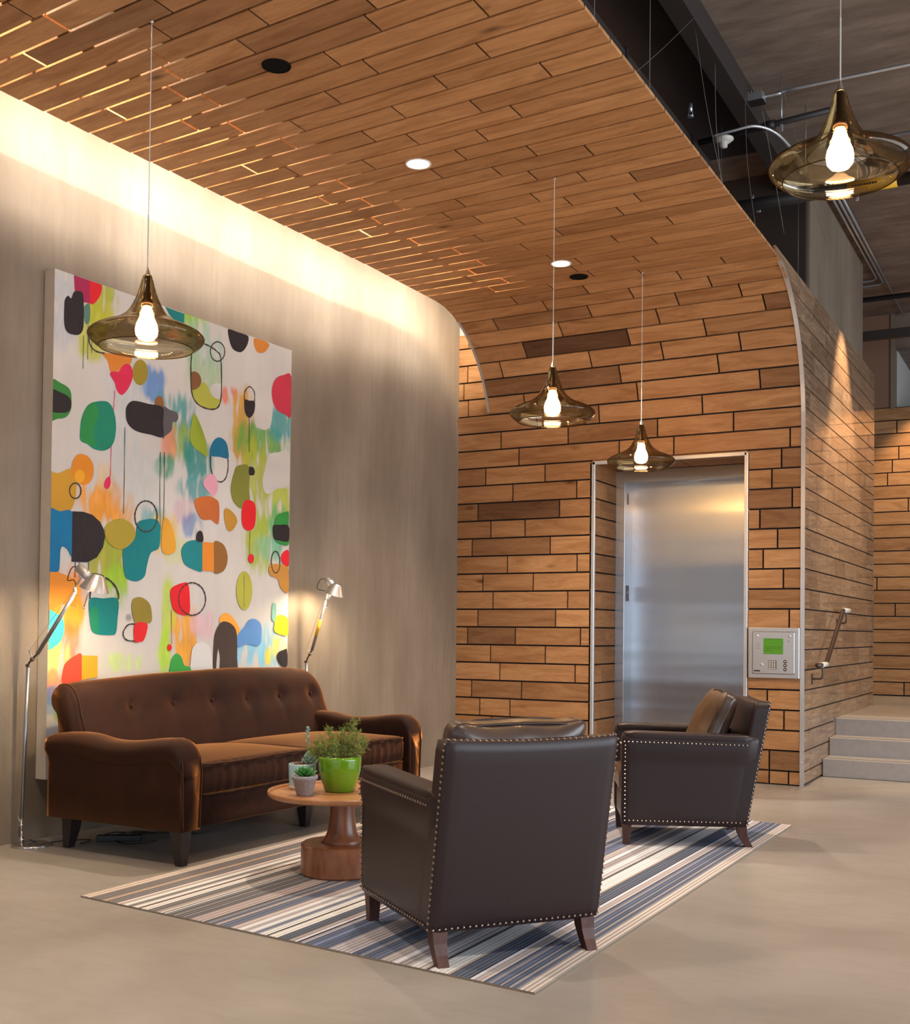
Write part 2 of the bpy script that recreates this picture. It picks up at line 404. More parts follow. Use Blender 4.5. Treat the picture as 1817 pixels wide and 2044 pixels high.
# lift reveal: side and head boards
RY1 = 10.48
for side, x, sg in (('L', DX0, 1), ('R', DX1, -1)):
    for k in range(0, 18):
        z0 = (s_of(k - 1, -3) if k else 0.006) + GAP / 2; z1 = min(s_of(k, -3) - GAP / 2, DZ)
        if z1 - z0 < .02: continue
        j = YB + .12 + random.random() * .36
        for p, q in ((YB, j), (j + .004, RY1)):
            plank(bm, lay, [(x, p, z0), (x, q, z0), (x, q, z1), (x, p, z1)], [(x - sg * T, p, z0), (x - sg * T, q, z0), (x - sg * T, q, z1), (x - sg * T, p, z1)], p, q, z0, z1, .3 + random.random() * .35)
for i in range(4):
    y0 = YB + i * .155; y1 = y0 + .146
    for p, q in ((DX0, DX0 + .75), (DX0 + .76, DX1)):
        plank(bm, lay, [(p, y0, DZ), (q, y0, DZ), (q, y1, DZ), (p, y1, DZ)], [(p, y0, DZ + T), (q, y0, DZ + T), (q, y1, DZ + T), (p, y1, DZ + T)], p, q, y0, y1, .3 + random.random() * .3)
# dark backing behind wall and arc
def bq(bm, pts):
    f = bm.faces.new([bm.verts.new(p) for p in pts]); f.material_index = 1
ybk = YB + T + .002
bq(bm, [(-5.4, ybk, 0), (DX0 - T, ybk, 0), (DX0 - T, ybk, 4.14), (-5.4, ybk, 4.14)])
bq(bm, [(DX1 + T, ybk, 0), (XR, ybk, 0), (XR, ybk, ZA + .02), (DX1 + T, ybk, ZA + .02)])
bq(bm, [(DX0 - T, ybk, DZ + T), (DX1 + T, ybk, DZ + T), (DX1 + T, ybk, ZA + .02), (DX0 - T, ybk, ZA + .02)])
for x in (DX0 - T - .002, DX1 + T + .002):
    bq(bm, [(x, ybk, 0), (x, RY1, 0), (x, RY1, DZ + .03), (x, ybk, DZ + .03)])
bq(bm, [(DX0 - .03, ybk, DZ + T + .002), (DX1 + .03, ybk, DZ + T + .002), (DX1 + .03, RY1, DZ + T + .002), (DX0 - .03, RY1, DZ + T + .002)])
NA = 16
for i in range(NA):
    a, b = ZA + ARC * i / NA, ZA + ARC * (i + 1) / NA
    (ya, za), (yb_, zb) = onprof(a, T + .003), onprof(b, T + .003)
    bq(bm, [(-4.942, ya, za), (XR, ya, za), (XR, yb_, zb), (-4.942, yb_, zb)])
# furring strips that carry the ceiling planks, open between them by the cove
y0c, y1c = -5.2, YA
for x in [-4.80 + .40 * i for i in range(3)]:
    for f in box(bm, x - .02, x + .02, y0c, y1c, ZC + T, ZC + T + .05, mi=1).faces: pass
y1q = -5.0
bq(bm, [(-3.9, y0c, ZC + .026), (XR - .01, y0c, ZC + .026), (XR - .01, y1c, ZC + .026), (-3.9, y1c, ZC + .026)])
ceiling = struct('ceiling', bm, None, 'warm wood plank lining that curves from the ceiling down into the lift wall', mats=[M['planks'], M['gap']], recalc=False)

# side wall of the lift box and far wall, same coursing
bm = B(); lay = plank_obj_data(bm); XS = -1.989
def arc_y(z):
    return YB if z <= ZA else (YA + math.sqrt(max(0, (RR + .01) ** 2 - (z - ZA) ** 2)) if z < ZC else YA)
zs = [0.012] + [Z0 + PITCH * k for k in range(0, 24)] + [4.215]
YE = 13.66
for z0, z1 in zip(zs, zs[1:]):
    a, b = z0 + .006, z1 - .006
    js = []; y = arc_y((a + b) / 2) + .1 + random.random() * .5
    while y < YE - .1: js.append(y); y += .3 + random.random() * .75
    ys = [None] + js + [YE]
    for p, q in zip(ys, ys[1:]):
        pa, pb = (arc_y(a), arc_y(b)) if p is None else (p + .003, p + .003)
        plank(bm, lay, [(XS, pa, a), (XS, q - .003, a), (XS, q - .003, b), (XS, pb, b)], [(XS - T, pa, a), (XS - T, q - .003, a), (XS - T, q - .003, b), (XS - T, pb, b)], pa, q, a, b, .15 + random.random() * .8)
bq(bm, [(XS - T - .001, YB, 0), (XS - T - .001, YE, 0), (XS - T - .001, YE, ZA), (XS - T - .001, YB, ZA)])
for i in range(10):
    za, zb = ZA + (ZC - ZA) * math.sin(PI / 2 * i / 10), ZA + (ZC - ZA) * math.sin(PI / 2 * (i + 1) / 10)
    bq(bm, [(XS - T - .001, arc_y(za) + .004, za), (XS - T - .001, YE, za), (XS - T - .001, YE, zb), (XS - T - .001, arc_y(zb) + .004, zb)])
bq(bm, [(XS - .01, YE, 0), (-5.3, YE, 0), (-5.3, YE, 4.21), (XS - .01, YE, 4.21)])
struct('wall_right', bm, None, 'side of the lift box clad in glossy wood planks beside the steps', mats=[M['planks_gloss'], M['gap']], recalc=False)

bm = B(); lay = plank_obj_data(bm); YF = 15.85; ZL = .485
z = ZL + .01
while z < 4.2:
    z1 = min(z + PITCH, 4.245); x = -5.0 - random.random()
    js = [x]
    while x < 2.5: x += .5 + random.random() * .8; js.append(x)
    for p, q in zip(js, js[1:]):
        a, b = z + GAP / 2, z1 - GAP / 2
        plank(bm, lay, [(p + GAP / 2, YF, a), (q - GAP / 2, YF, a), (q - GAP / 2, YF, b), (p + GAP / 2, YF, b)], [(p + GAP / 2, YF + T, a), (q - GAP / 2, YF + T, a), (q - GAP / 2, YF + T, b), (p + GAP / 2, YF + T, b)], p, q, a, b)
    z += PITCH
bq(bm, [(-6, YF + T + .001, 0), (3, YF + T + .001, 0), (3, YF + T + .001, 4.24), (-6, YF + T + .001, 4.24)])
struct('wall_far', bm, None, 'low wood plank wall at the back of the raised landing', mats=[M['planks'], M['gap']], recalc=False)

# ------------------------------------------------------------------ shell of the room
bm = B(); box(bm, -5.8, 7.0, -5.5, YB + 1.0, -.12, 0); box(bm, XS - .02, 7.0, YB + 1.0, 16.5, -.12, 0)
struct('floor', bm, M['floor'], 'polished warm grey concrete floor of the lobby')
def wl(y): return -5.28 - .032 * (9.858 - y)
bm = B()
pts = [(wl(-5.5), -5.5), (wl(YB), YB), (-5.8, YB), (-5.8, -5.5)]
rings(bm, [[(x, y, 0) for x, y in pts], [(x, y, 5.46) for x, y in pts]])
struct('wall_left', bm, M['concrete'], 'smooth concrete wall behind the sofa, bright along its top edge')
bm = B(); box(bm, -5.8, -4.80, YB + .025, YB + .08, 4.14, 5.46)
struct('wall_back', bm, M['plaster'], 'white plaster strip above the wood lining behind the arch')
bm = B(); box(bm, -5.8, 7.0, -5.5, 15.87, 5.46, 5.7)
struct('ceiling_slab', bm, M['slab'], 'rough board-marked concrete ceiling high above the lobby')
bm = B(); box(bm, -5.8, 7.0, 15.87, 20.5, 5.02, 5.7)
struct('ceiling_far', bm, M['slab'], 'lower concrete ceiling beyond the far wall')
bm = B(); box(bm, -4.8, -2.10, 10.594, 13.545, 4.0, 5.46)
struct('wall_shaft', bm, M['concrete'], 'concrete lift shaft rising above the wood clad box')
bm = B(); box(bm, -6, -2.108, YF, YF + .15, 4.245, 5.46)
struct('wall_upper', bm, M['brown_plaster'], 'brown plaster wall above the far wood wall')
bm = B(); box(bm, -2.108, -2.056, YF - .02, YF + .2, 4.22, 5.46)
struct('trim_4', bm, M['concrete'], 'narrow pale concrete pier above the far wood wall')
bm = B(); box(bm, -2.10, -2.05, YF + .2, 20.5, 4.2, 5.02); box(bm, -2.1, 7, 20.3, 20.5, 0, 5.1)
struct('wall_hall', bm, M['plaster'], 'pale plaster wall of the hall beyond')
# landing and steps
bm = B(); box(bm, XS - .02, 7.0, 11.30, 16.5, 0, ZL); box(bm, -6.0, XS - .02, YE, 16.5, 0, ZL)
struct('floor_landing', bm, M['floor'], 'raised concrete landing at the top of the steps')
st = thing('concrete_steps', (XS, 10.66, 0), 'three cast concrete steps with double nosing lines beside the wood box', 'steps')
for i, (y, z) in enumerate(((10.664, .163), (10.985, .326), (11.295, ZL + .001))):
    bm = B(); box(bm, .004, 6.5, y - 10.66, y - 10.66 + .5, 0, z, .006, 1)
    s_ = obj('step', bm, M['step'], st)
    bm = B(); box(bm, .006, 6.5, y - 10.66 + .045, y - 10.66 + .056, z - .002, z + .0015)
    obj('nosing_strip', bm, M['bronze'], s_)
# aluminium edge trims
bm = B()
tr = [(z, 0) for z in (0.0,)]
lo_ = []
sl = [0, 1, 2, ZA] + [ZA + RR * math.radians(a) for a in range(4, 82, 4)]
def strip(bm, x0, x1, sl, out=.006, inn=.03):
    loops = []
    for s in sl:
        (ya, za), (yb_, zb) = onprof(s, -out), onprof(s, inn)
        loops.append([(x0, ya, za), (x1, ya, za), (x1, yb_, zb), (x0, yb_, zb)])
    rings(bm, loops)
strip(bm, -2.018, -1.984, sl, .005, .010)
for z in (.2, .8, 1.45, 2.05, 2.65): ball(bm, (-2.0, YB - .007, z), .004, u=8, v=5)
struct('trim_1', bm, M['alu'], 'aluminium edge strip on the outer corner of the wood box, bending over the curve')
bm = B(); strip(bm, -4.947, -4.925, [3.36] + [3.36 + .1 * i for i in range(1, 11)], .005, .024)
struct('trim_2', bm, M['alu'], 'thin metal strip on the left edge of the curved wood lining')
bm = B()
for x0, x1, z0, z1 in ((DX0 - .004, DX0 + .026, 0, DZ + .004), (DX1 - .018, DX1 + .014, 0, DZ + .004), (DX0, DX1, DZ - .022, DZ + .010)):
    box(bm, x0, x1, YB - .008, YB + .022, z0, z1, .002, 1)
for z in (.25, .7, 1.2, 1.7, 2.2, 2.6):
    for x in (DX0 + .01, DX1): ball(bm, (x, YB - .009, z), .004, u=8, v=5)
struct('trim_3', bm, M['alu'], 'aluminium frame round the lift opening')

# ------------------------------------------------------------------ lift door
dr = thing('door_1', (-3.18, 10.7, 0), 'closed brushed stainless steel lift door set back in the wood wall', 'lift door'); dr['kind'] = 'structure'
def D(name, bm, mat, par=None, **kw):
    o = obj(name, bm, mat, par or dr, **kw)
    return o
def off(bm, v): bmesh.ops.translate(bm, verts=bm.verts, vec=v); return bm
bm = B(); box(bm, -.62, .66, 0, .04, .004, 2.72); D('door_panel', bm, M['steel'])
bm = B(); box(bm, -.706, -.617, -.22, .05, 0, 2.80, .003, 1); D('door_jamb', bm, M['steel'])
bm = B(); box(bm, .64, .706, -.22, .05, 0, 2.80, .003, 1); D('door_jamb', bm, M['steel'])
bm = B(); box(bm, -.709, .709, -.224, .05, 2.70, 2.818, .003, 1); D('door_header', bm, M['steel'])
# floor designation plate on the inner face of the left jamb
bm = B(); box(bm, -.617, -.6145, -.17, -.09, 1.57, 1.72); pl = D('floor_plate', bm, M['bronze']); pl['label'] = 'small dark floor plate with a star and number 1'
bm = B()
cx, cz = -.148, 1.655
pt = [(cx + (.018 if i % 2 == 0 else .008) * math.sin(i * PI / 5), cz + (.018 if i % 2 == 0 else .008) * math.cos(i * PI / 5)) for i in range(10)]
bm.faces.new([bm.verts.new((-.6138, y, z)) for y, z in pt]); D('star_mark', bm, M['white'], pl)
bm = B(); box(bm, -.6142, -.6136, -.118, -.110, 1.635, 1.672); box(bm, -.6142, -.6136, -.123, -.118, 1.66, 1.668); D('number_mark', bm, M['white'], pl)
bm = B(); box(bm, -.617, -.6155, -.15, -.11, 2.50, 2.61); sp_ = D('door_sticker', bm, M['bronze'])

# ------------------------------------------------------------------ painting
A0, A1 = Vector((-5.35, 4.87)), Vector((-5.275, 7.208)); UU = (A1 - A0).normalized(); NN = Vector((UU.y, -UU.x))
PW, PZ0, PZ1 = 2.262, .36, 3.397
pa = thing('abstract_painting', (A0.x, A0.y, 0), 'huge unframed abstract canvas of bright blobs and drips on the concrete wall', 'painting')
def P3(u, z, n=0): v = UU * u + NN * n; return (v.x, v.y, z)
bm = B(); pts = [P3(0, 0)[:2], P3(PW, 0)[:2], P3(PW, 0, -.085)[:2], P3(0, 0, -.085)[:2]]
rings(bm, [[(x, y, PZ0) for x, y in pts], [(x, y, PZ1) for x, y in pts]])
obj('canvas', bm, M['canvas_edge'], pa)
SH = [["s",[208,200,192],[[1.963,2.449],[1.997,2.546],[2.068,2.584],[2.245,2.597],[2.247,2.367],[2.11,2.317],[1.985,2.268],[1.939,2.343]]],["s",[208,200,192],[[1.839,2.887],[1.847,2.764],[1.904,2.739],[1.974,2.744],[2.027,2.793],[2.042,2.923],[2.021,3.058],[1.862,3.028]]],["s",[208,200,192],[[1.558,2.519],[1.602,2.53],[1.644,2.475],[1.629,2.407],[1.561,2.387]]],["s",[180,178,70],[[1.18,2.889],[1.304,2.966],[1.384,2.884],[1.464,2.877],[1.449,2.836],[1.402,2.8],[1.308,2.793],[1.223,2.817]]],["s",[210,205,198],[[1.359,2.923],[1.382,2.965],[1.437,2.986],[1.473,2.977],[1.475,2.89],[1.416,2.879]]],["p",[165,35,80],[[0.142,3.398],[0.151,3.299],[0.178,3.268],[0.221,3.251],[0.278,3.255],[0.272,3.4]]],["s",[222,28,42],[[0.27,3.399],[0.316,3.4],[0.362,3.398],[0.358,3.339],[0.318,3.276],[0.278,3.255],[0.269,3.33]]],["s",[90,125,108],[[0.224,3.223],[0.27,3.249],[0.274,3.159],[0.252,3.12],[0.23,3.139]]],["s",[38,30,34],[[0.074,3.195],[0.079,3.233],[0.101,3.26],[0.125,3.25],[0.144,3.293],[0.183,3.31],[0.214,3.301],[0.224,3.223],[0.224,3.1],[0.201,3.052],[0.16,3.035],[0.101,3.038],[0.076,3.083]]],["p",[20,120,120],[[0.912,3.396],[1.094,3.392],[1.091,3.314],[1.025,3.309],[0.951,3.353]]],["s",[38,30,34],[[1.539,3.395],[1.64,3.395],[1.75,3.393],[1.748,3.333],[1.702,3.273],[1.652,3.252],[1.585,3.264],[1.548,3.322]]],["s",[215,130,50],[[1.822,3.393],[1.983,3.39],[1.97,3.342],[1.909,3.3],[1.838,3.308]]],["s",[220,130,45],[[0.375,2.971],[0.457,2.986],[0.62,3.018],[0.602,2.93],[0.55,2.919],[0.499,2.879],[0.447,2.869],[0.42,2.932]]],["s",[160,138,42],[[0.767,2.928],[0.761,2.891],[0.743,2.858],[0.716,2.837],[0.686,2.831],[0.658,2.842],[0.639,2.867],[0.632,2.901],[0.638,2.938],[0.656,2.971],[0.682,2.992],[0.712,2.999],[0.74,2.988],[0.759,2.963]]],["s",[222,40,80],[[0.443,2.849],[0.46,2.874],[0.511,2.882],[0.543,2.923],[0.582,2.946],[0.622,2.934],[0.636,2.877],[0.605,2.801],[0.554,2.744],[0.521,2.744],[0.495,2.771],[0.481,2.807]]],["l",[215,60,100],[[0.486,2.759],[0.478,2.65],[0.466,2.502],[0.464,2.404],[0.46,2.209]],0.006],["s",[55,130,55],[[-0.024,2.721],[0.061,2.722],[0.126,2.697],[0.142,2.639],[0.137,2.572],[0.101,2.524],[0.043,2.505],[-0.021,2.501]]],["s",[38,30,34],[[-0.022,2.666],[0.062,2.666],[0.127,2.646],[0.14,2.601],[0.123,2.565],[0.077,2.546],[-0.02,2.548]]],["s",[20,135,105],[[0.212,2.472],[0.225,2.55],[0.272,2.629],[0.351,2.665],[0.426,2.675],[0.472,2.64],[0.499,2.556],[0.493,2.457],[0.458,2.394],[0.396,2.363],[0.321,2.364],[0.271,2.386],[0.216,2.402]]],["s",[40,140,70],[[0.218,2.473],[0.231,2.551],[0.272,2.624],[0.327,2.653],[0.353,2.581],[0.318,2.479],[0.333,2.385],[0.271,2.391],[0.22,2.407]]],["s",[150,95,50],[[0.835,2.718],[0.837,2.764],[0.858,2.788],[0.893,2.792],[0.91,2.767],[0.909,2.72]]],["s",[92,85,90],[[0.902,2.719],[0.973,2.718],[1.038,2.711],[1.051,2.677],[1.033,2.648],[0.997,2.637],[0.99,2.584],[0.934,2.539],[0.906,2.526]]],["s",[38,30,34],[[0.581,2.619],[0.584,2.669],[0.62,2.71],[0.673,2.724],[0.783,2.724],[0.906,2.723],[0.911,2.623],[0.91,2.527],[0.801,2.526],[0.691,2.527],[0.624,2.547],[0.59,2.581]]],["s",[130,85,50],[[1.17,3.007],[1.233,3.019],[1.268,2.98],[1.258,2.936],[1.213,2.901],[1.175,2.899]]],["l",[60,50,45],[[1.17,3.131],[1.165,3.034],[1.176,2.878],[1.223,2.812],[1.308,2.789],[1.402,2.797],[1.457,2.837],[1.475,2.933],[1.465,3.161],[1.424,3.207],[1.345,3.228],[1.29,3.232]],0.01],["c",[60,50,45],[[1.503,3.224],[1.499,3.199],[1.486,3.176],[1.467,3.157],[1.443,3.143],[1.418,3.138],[1.394,3.141],[1.374,3.152],[1.361,3.17],[1.356,3.192],[1.36,3.217],[1.372,3.24],[1.391,3.259],[1.415,3.273],[1.44,3.278],[1.464,3.275],[1.484,3.264],[1.498,3.247]],0.009],["l",[60,50,45],[[0.277,3.074],[0.266,3.033],[0.288,2.99],[0.332,2.971],[0.394,2.973]],0.01],["s",[200,50,72],[[2.258,3.195],[2.164,3.188],[2.074,3.143],[2.03,3.06],[2.041,2.969],[2.097,2.909],[2.19,2.892],[2.261,2.898]]],["s",[150,165,45],[[1.174,2.634],[1.202,2.734],[1.264,2.67],[1.329,2.551],[1.339,2.456],[1.284,2.47],[1.207,2.501],[1.168,2.549]]],["s",[12,108,140],[[1.374,2.469],[1.376,2.536],[1.422,2.592],[1.478,2.608],[1.535,2.581],[1.558,2.519],[1.554,2.472],[1.465,2.471]]],["l",[60,50,45],[[1.374,2.469],[1.38,2.375],[1.421,2.31],[1.485,2.296],[1.533,2.329],[1.556,2.397],[1.554,2.472]],0.009],["s",[38,30,34],[[1.723,2.918],[1.778,2.924],[1.835,2.927],[1.831,2.852],[1.781,2.798],[1.732,2.829]]],["l",[60,50,45],[[1.724,2.912],[1.725,2.98],[1.776,3.026],[1.828,2.999],[1.835,2.927]],0.008],["l",[60,50,45],[[1.777,2.8],[1.783,2.55]],0.005],["s",[128,128,48],[[1.622,2.384],[1.662,2.435],[1.78,2.443],[1.787,2.28],[1.795,2.191],[1.736,2.14],[1.677,2.134],[1.61,2.183],[1.588,2.269]]],["s",[38,30,34],[[1.784,2.438],[1.823,2.445],[1.846,2.423],[1.838,2.39],[1.785,2.384]]],["s",[205,150,42],[[-0.029,2.17],[0.051,2.18],[0.155,2.221],[0.192,2.139],[0.149,1.966],[-0.024,1.961]]],["s",[228,138,32],[[0.149,2.227],[0.177,2.297],[0.224,2.32],[0.285,2.307],[0.321,2.259],[0.319,2.192],[0.283,2.145],[0.229,2.132],[0.168,2.164]]],["s",[240,165,32],[[0.253,2.187],[0.249,2.168],[0.238,2.152],[0.223,2.143],[0.205,2.141],[0.189,2.147],[0.178,2.16],[0.174,2.177],[0.177,2.196],[0.188,2.211],[0.203,2.221],[0.221,2.223],[0.237,2.217],[0.248,2.204]]],["c",[60,50,45],[[0.226,2.094],[0.224,2.077],[0.216,2.062],[0.205,2.051],[0.19,2.044],[0.175,2.042],[0.161,2.046],[0.149,2.055],[0.141,2.068],[0.138,2.084],[0.14,2.1],[0.147,2.115],[0.159,2.127],[0.173,2.134],[0.188,2.136],[0.203,2.132],[0.215,2.123],[0.223,2.11]],0.009],["s",[218,35,85],[[0.41,2.155],[0.425,2.19],[0.456,2.209],[0.461,2.161],[0.439,2.129],[0.416,2.136]]],["s",[222,155,172],[[1.304,2.28],[1.365,2.335],[1.428,2.327],[1.454,2.254],[1.408,2.189],[1.32,2.239]]],["s",[200,105,48],[[1.22,2.142],[1.353,2.183],[1.432,2.17],[1.468,2.136],[1.464,1.999],[1.388,2.02],[1.31,2.013],[1.255,2.05]]],["s",[190,138,48],[[1.519,2.091],[1.554,2.117],[1.628,2.085],[1.663,2.033],[1.615,1.968],[1.566,1.959],[1.532,2.011]]],["s",[225,25,35],[[1.711,2.127],[1.735,2.185],[1.786,2.201],[1.846,2.185],[1.865,2.13],[1.854,2.016],[1.791,1.975],[1.731,1.994],[1.709,2.048]]],["l",[60,50,45],[[0.574,2.539],[0.576,2.223],[0.575,1.987]],0.004],["l",[60,50,45],[[0.89,2.425],[0.89,2.159],[0.902,1.905]],0.004],["l",[60,50,45],[[0.927,2.43],[0.93,2.164],[0.927,1.907]],0.004],["l",[110,120,70],[[0.226,3.048],[0.225,2.843]],0.004],["l",[110,120,70],[[0.26,3.122],[0.26,2.908]],0.004],["l",[110,120,70],[[0.291,3.125],[0.29,2.952]],0.004],["s",[50,140,60],[[2.08,2.055],[2.115,2.122],[2.207,2.151],[2.25,2.153],[2.251,2.023],[2.253,1.908],[2.157,1.904],[2.083,1.94]]],["s",[38,30,34],[[2.063,1.996],[2.071,2.041],[2.135,2.049],[2.25,2.05],[2.253,1.937],[2.138,1.93],[2.079,1.939]]],["s",[225,140,45],[[-0.031,1.613],[0.064,1.59],[0.158,1.562],[0.206,1.536],[0.208,1.48],[0.198,1.386],[0.092,1.402],[-0.025,1.362]]],["s",[0,110,158],[[-0.031,1.942],[0.067,1.954],[0.158,1.96],[0.164,1.824],[0.162,1.693],[0.131,1.729],[0.095,1.745],[0.078,1.725],[0.074,1.651],[0.064,1.595],[0.007,1.59],[-0.03,1.61]]],["s",[0,122,128],[[0.692,1.926],[0.732,1.959],[0.883,1.967],[0.894,1.8],[0.819,1.754],[0.786,1.672],[0.767,1.6],[0.714,1.566],[0.647,1.565],[0.593,1.602],[0.576,1.768],[0.654,1.813],[0.682,1.865]]],["s",[172,150,48],[[0.425,1.893],[0.494,1.938],[0.572,1.953],[0.652,1.922],[0.68,1.865],[0.654,1.813],[0.576,1.763],[0.498,1.768],[0.433,1.816]]],["p",[38,30,34],[[0.161,1.963],[0.244,1.968],[0.318,1.956],[0.381,1.918],[0.413,1.873],[0.423,1.825],[0.409,1.762],[0.361,1.696],[0.288,1.661],[0.227,1.658],[0.163,1.658]]],["l",[60,50,45],[[0.192,1.658],[0.191,1.564]],0.004],["l",[60,50,45],[[0.225,1.659],[0.225,1.565]],0.004],["l",[60,50,45],[[0.296,1.664],[0.296,1.569]],0.004],["c",[60,50,45],[[0.869,1.997],[0.863,1.961],[0.847,1.929],[0.821,1.904],[0.789,1.89],[0.754,1.887],[0.722,1.896],[0.696,1.917],[0.678,1.945],[0.672,1.979],[0.677,2.013],[0.693,2.045],[0.718,2.07],[0.75,2.085],[0.784,2.088],[0.817,2.08],[0.844,2.06],[0.862,2.031]],0.009],["s",[225,160,50],[[0.926,1.976],[0.983,1.976],[1.036,1.872],[1.038,1.772],[0.919,1.769]]],["s",[22,128,135],[[1.303,1.863],[1.305,1.764],[1.307,1.66],[1.226,1.664],[1.135,1.696],[1.101,1.762],[1.11,1.815],[1.176,1.858]]],["s",[148,98,45],[[1.412,1.861],[1.511,1.861],[1.561,1.791],[1.555,1.714],[1.507,1.662],[1.416,1.662]]],["p",[225,135,42],[[1.303,1.86],[1.418,1.862],[1.423,1.662],[1.307,1.66]]],["s",[38,30,34],[[1.244,1.862],[1.248,1.914],[1.276,1.936],[1.304,1.919],[1.309,1.863]]],["s",[225,28,40],[[1.001,1.508],[1.029,1.54],[1.109,1.567],[1.168,1.566],[1.188,1.462],[1.185,1.362],[1.114,1.352],[1.04,1.38],[1.012,1.436]]],["c",[60,50,45],[[1.344,1.467],[1.337,1.428],[1.314,1.394],[1.279,1.368],[1.235,1.354],[1.189,1.353],[1.146,1.366],[1.111,1.389],[1.087,1.422],[1.079,1.459],[1.086,1.496],[1.107,1.53],[1.142,1.556],[1.184,1.571],[1.23,1.573],[1.274,1.561],[1.311,1.538],[1.335,1.505]],0.009],["l",[190,60,60],[[1.014,1.385],[1.023,1.158]],0.004],["s",[182,178,70],[[1.837,1.543],[1.829,1.482],[1.806,1.432],[1.771,1.404],[1.731,1.403],[1.696,1.429],[1.671,1.477],[1.661,1.537],[1.668,1.597],[1.691,1.647],[1.725,1.675],[1.764,1.677],[1.801,1.652],[1.826,1.604]]],["l",[60,50,45],[[1.742,1.657],[1.747,1.423]],0.004],["s",[0,120,118],[[0.309,1.436],[0.417,1.443],[0.538,1.443],[0.538,1.316],[0.526,1.228],[0.485,1.215],[0.372,1.22],[0.328,1.246],[0.312,1.313]]],["s",[20,135,95],[[0.319,1.37],[0.368,1.39],[0.382,1.314],[0.378,1.227],[0.334,1.251],[0.318,1.313]]],["l",[60,50,45],[[0.311,1.438],[0.311,1.465],[0.318,1.531],[0.376,1.567],[0.452,1.566],[0.517,1.52],[0.544,1.467],[0.539,1.441]],0.011],["s",[150,130,48],[[0.657,1.417],[0.676,1.452],[0.743,1.459],[0.812,1.421],[0.835,1.35],[0.829,1.3],[0.774,1.291],[0.693,1.293],[0.662,1.357]]],["s",[222,35,40],[[0.686,1.288],[0.792,1.291],[0.789,1.229],[0.763,1.179],[0.729,1.171],[0.685,1.174]]],["l",[60,50,45],[[0.686,1.286],[0.627,1.28],[0.586,1.228],[0.616,1.184],[0.689,1.176]],0.009],["s",[70,188,192],[[-0.028,1.353],[0.047,1.346],[0.099,1.314],[0.116,1.254],[0.097,1.189],[0.051,1.148],[-0.023,1.137]]],["s",[225,75,50],[[0.253,1.093],[0.205,1.091],[0.14,1.055],[0.112,1.013],[0.114,0.921],[0.254,0.94]]],["p",[250,170,35],[[0.253,1.091],[0.379,1.086],[0.382,0.955],[0.256,0.939]]],["s",[222,40,40],[[1.022,1.133],[1.02,1.123],[1.014,1.115],[1.006,1.111],[0.996,1.111],[0.988,1.116],[0.981,1.123],[0.979,1.133],[0.981,1.143],[0.987,1.151],[0.995,1.155],[1.005,1.155],[1.014,1.151],[1.02,1.143]]],["s",[222,30,55],[[1.85,1.778],[1.847,1.763],[1.839,1.75],[1.826,1.743],[1.811,1.742],[1.798,1.748],[1.789,1.759],[1.785,1.774],[1.788,1.788],[1.797,1.801],[1.81,1.808],[1.824,1.809],[1.837,1.803],[1.847,1.792]]],["l",[150,90,90],[[1.803,1.975],[1.8,1.806]],0.005],["s",[200,140,62],[[2.033,1.74],[2.197,1.755],[2.25,1.729],[2.254,1.545],[2.164,1.572],[2.126,1.641],[2.035,1.665]]],["s",[225,30,45],[[2.252,1.861],[2.195,1.849],[2.162,1.806],[2.187,1.76],[2.253,1.745]]],["c",[60,50,45],[[2.15,1.769],[2.148,1.741],[2.14,1.716],[2.126,1.697],[2.11,1.686],[2.092,1.686],[2.075,1.694],[2.062,1.712],[2.052,1.735],[2.049,1.763],[2.051,1.791],[2.059,1.815],[2.072,1.834],[2.089,1.845],[2.106,1.846],[2.123,1.838],[2.137,1.82],[2.147,1.796]],0.009],["s",[245,165,60],[[1.487,1.308],[1.498,1.351],[1.554,1.374],[1.629,1.343],[1.705,1.26],[1.69,1.221],[1.673,1.205],[1.631,1.265],[1.548,1.303]]],["s",[95,145,205],[[1.681,1.221],[1.747,1.266],[1.797,1.323],[1.866,1.337],[1.936,1.302],[1.947,1.222],[1.922,1.143],[1.784,1.155],[1.683,1.133]]],["s",[70,54,48],[[1.432,0.989],[1.432,1.134],[1.445,1.232],[1.492,1.297],[1.548,1.314],[1.63,1.287],[1.673,1.221],[1.68,1.055],[1.685,0.889],[1.512,0.895],[1.502,1.058],[1.48,1.123],[1.465,1.048],[1.453,0.897]]],["s",[130,185,165],[[2.064,1.338],[2.067,1.442],[2.09,1.46],[2.112,1.431],[2.106,1.327]]],["s",[245,222,22],[[2.094,1.292],[2.114,1.35],[2.169,1.372],[2.257,1.341],[2.256,1.223],[2.172,1.223],[2.098,1.246]]],["s",[38,30,34],[[2.13,1.049],[2.147,1.089],[2.212,1.108],[2.249,1.106],[2.252,0.979],[2.177,0.99]]],["s",[216,212,208],[[1.213,0.904],[1.209,1.083],[1.238,1.146],[1.298,1.169],[1.368,1.151],[1.406,1.092],[1.413,0.898]]],["s",[60,160,70],[[1.014,0.911],[1.012,1.024],[1.032,1.07],[1.068,1.093],[1.113,1.069],[1.144,1.011],[1.204,0.994],[1.206,0.904]]]]
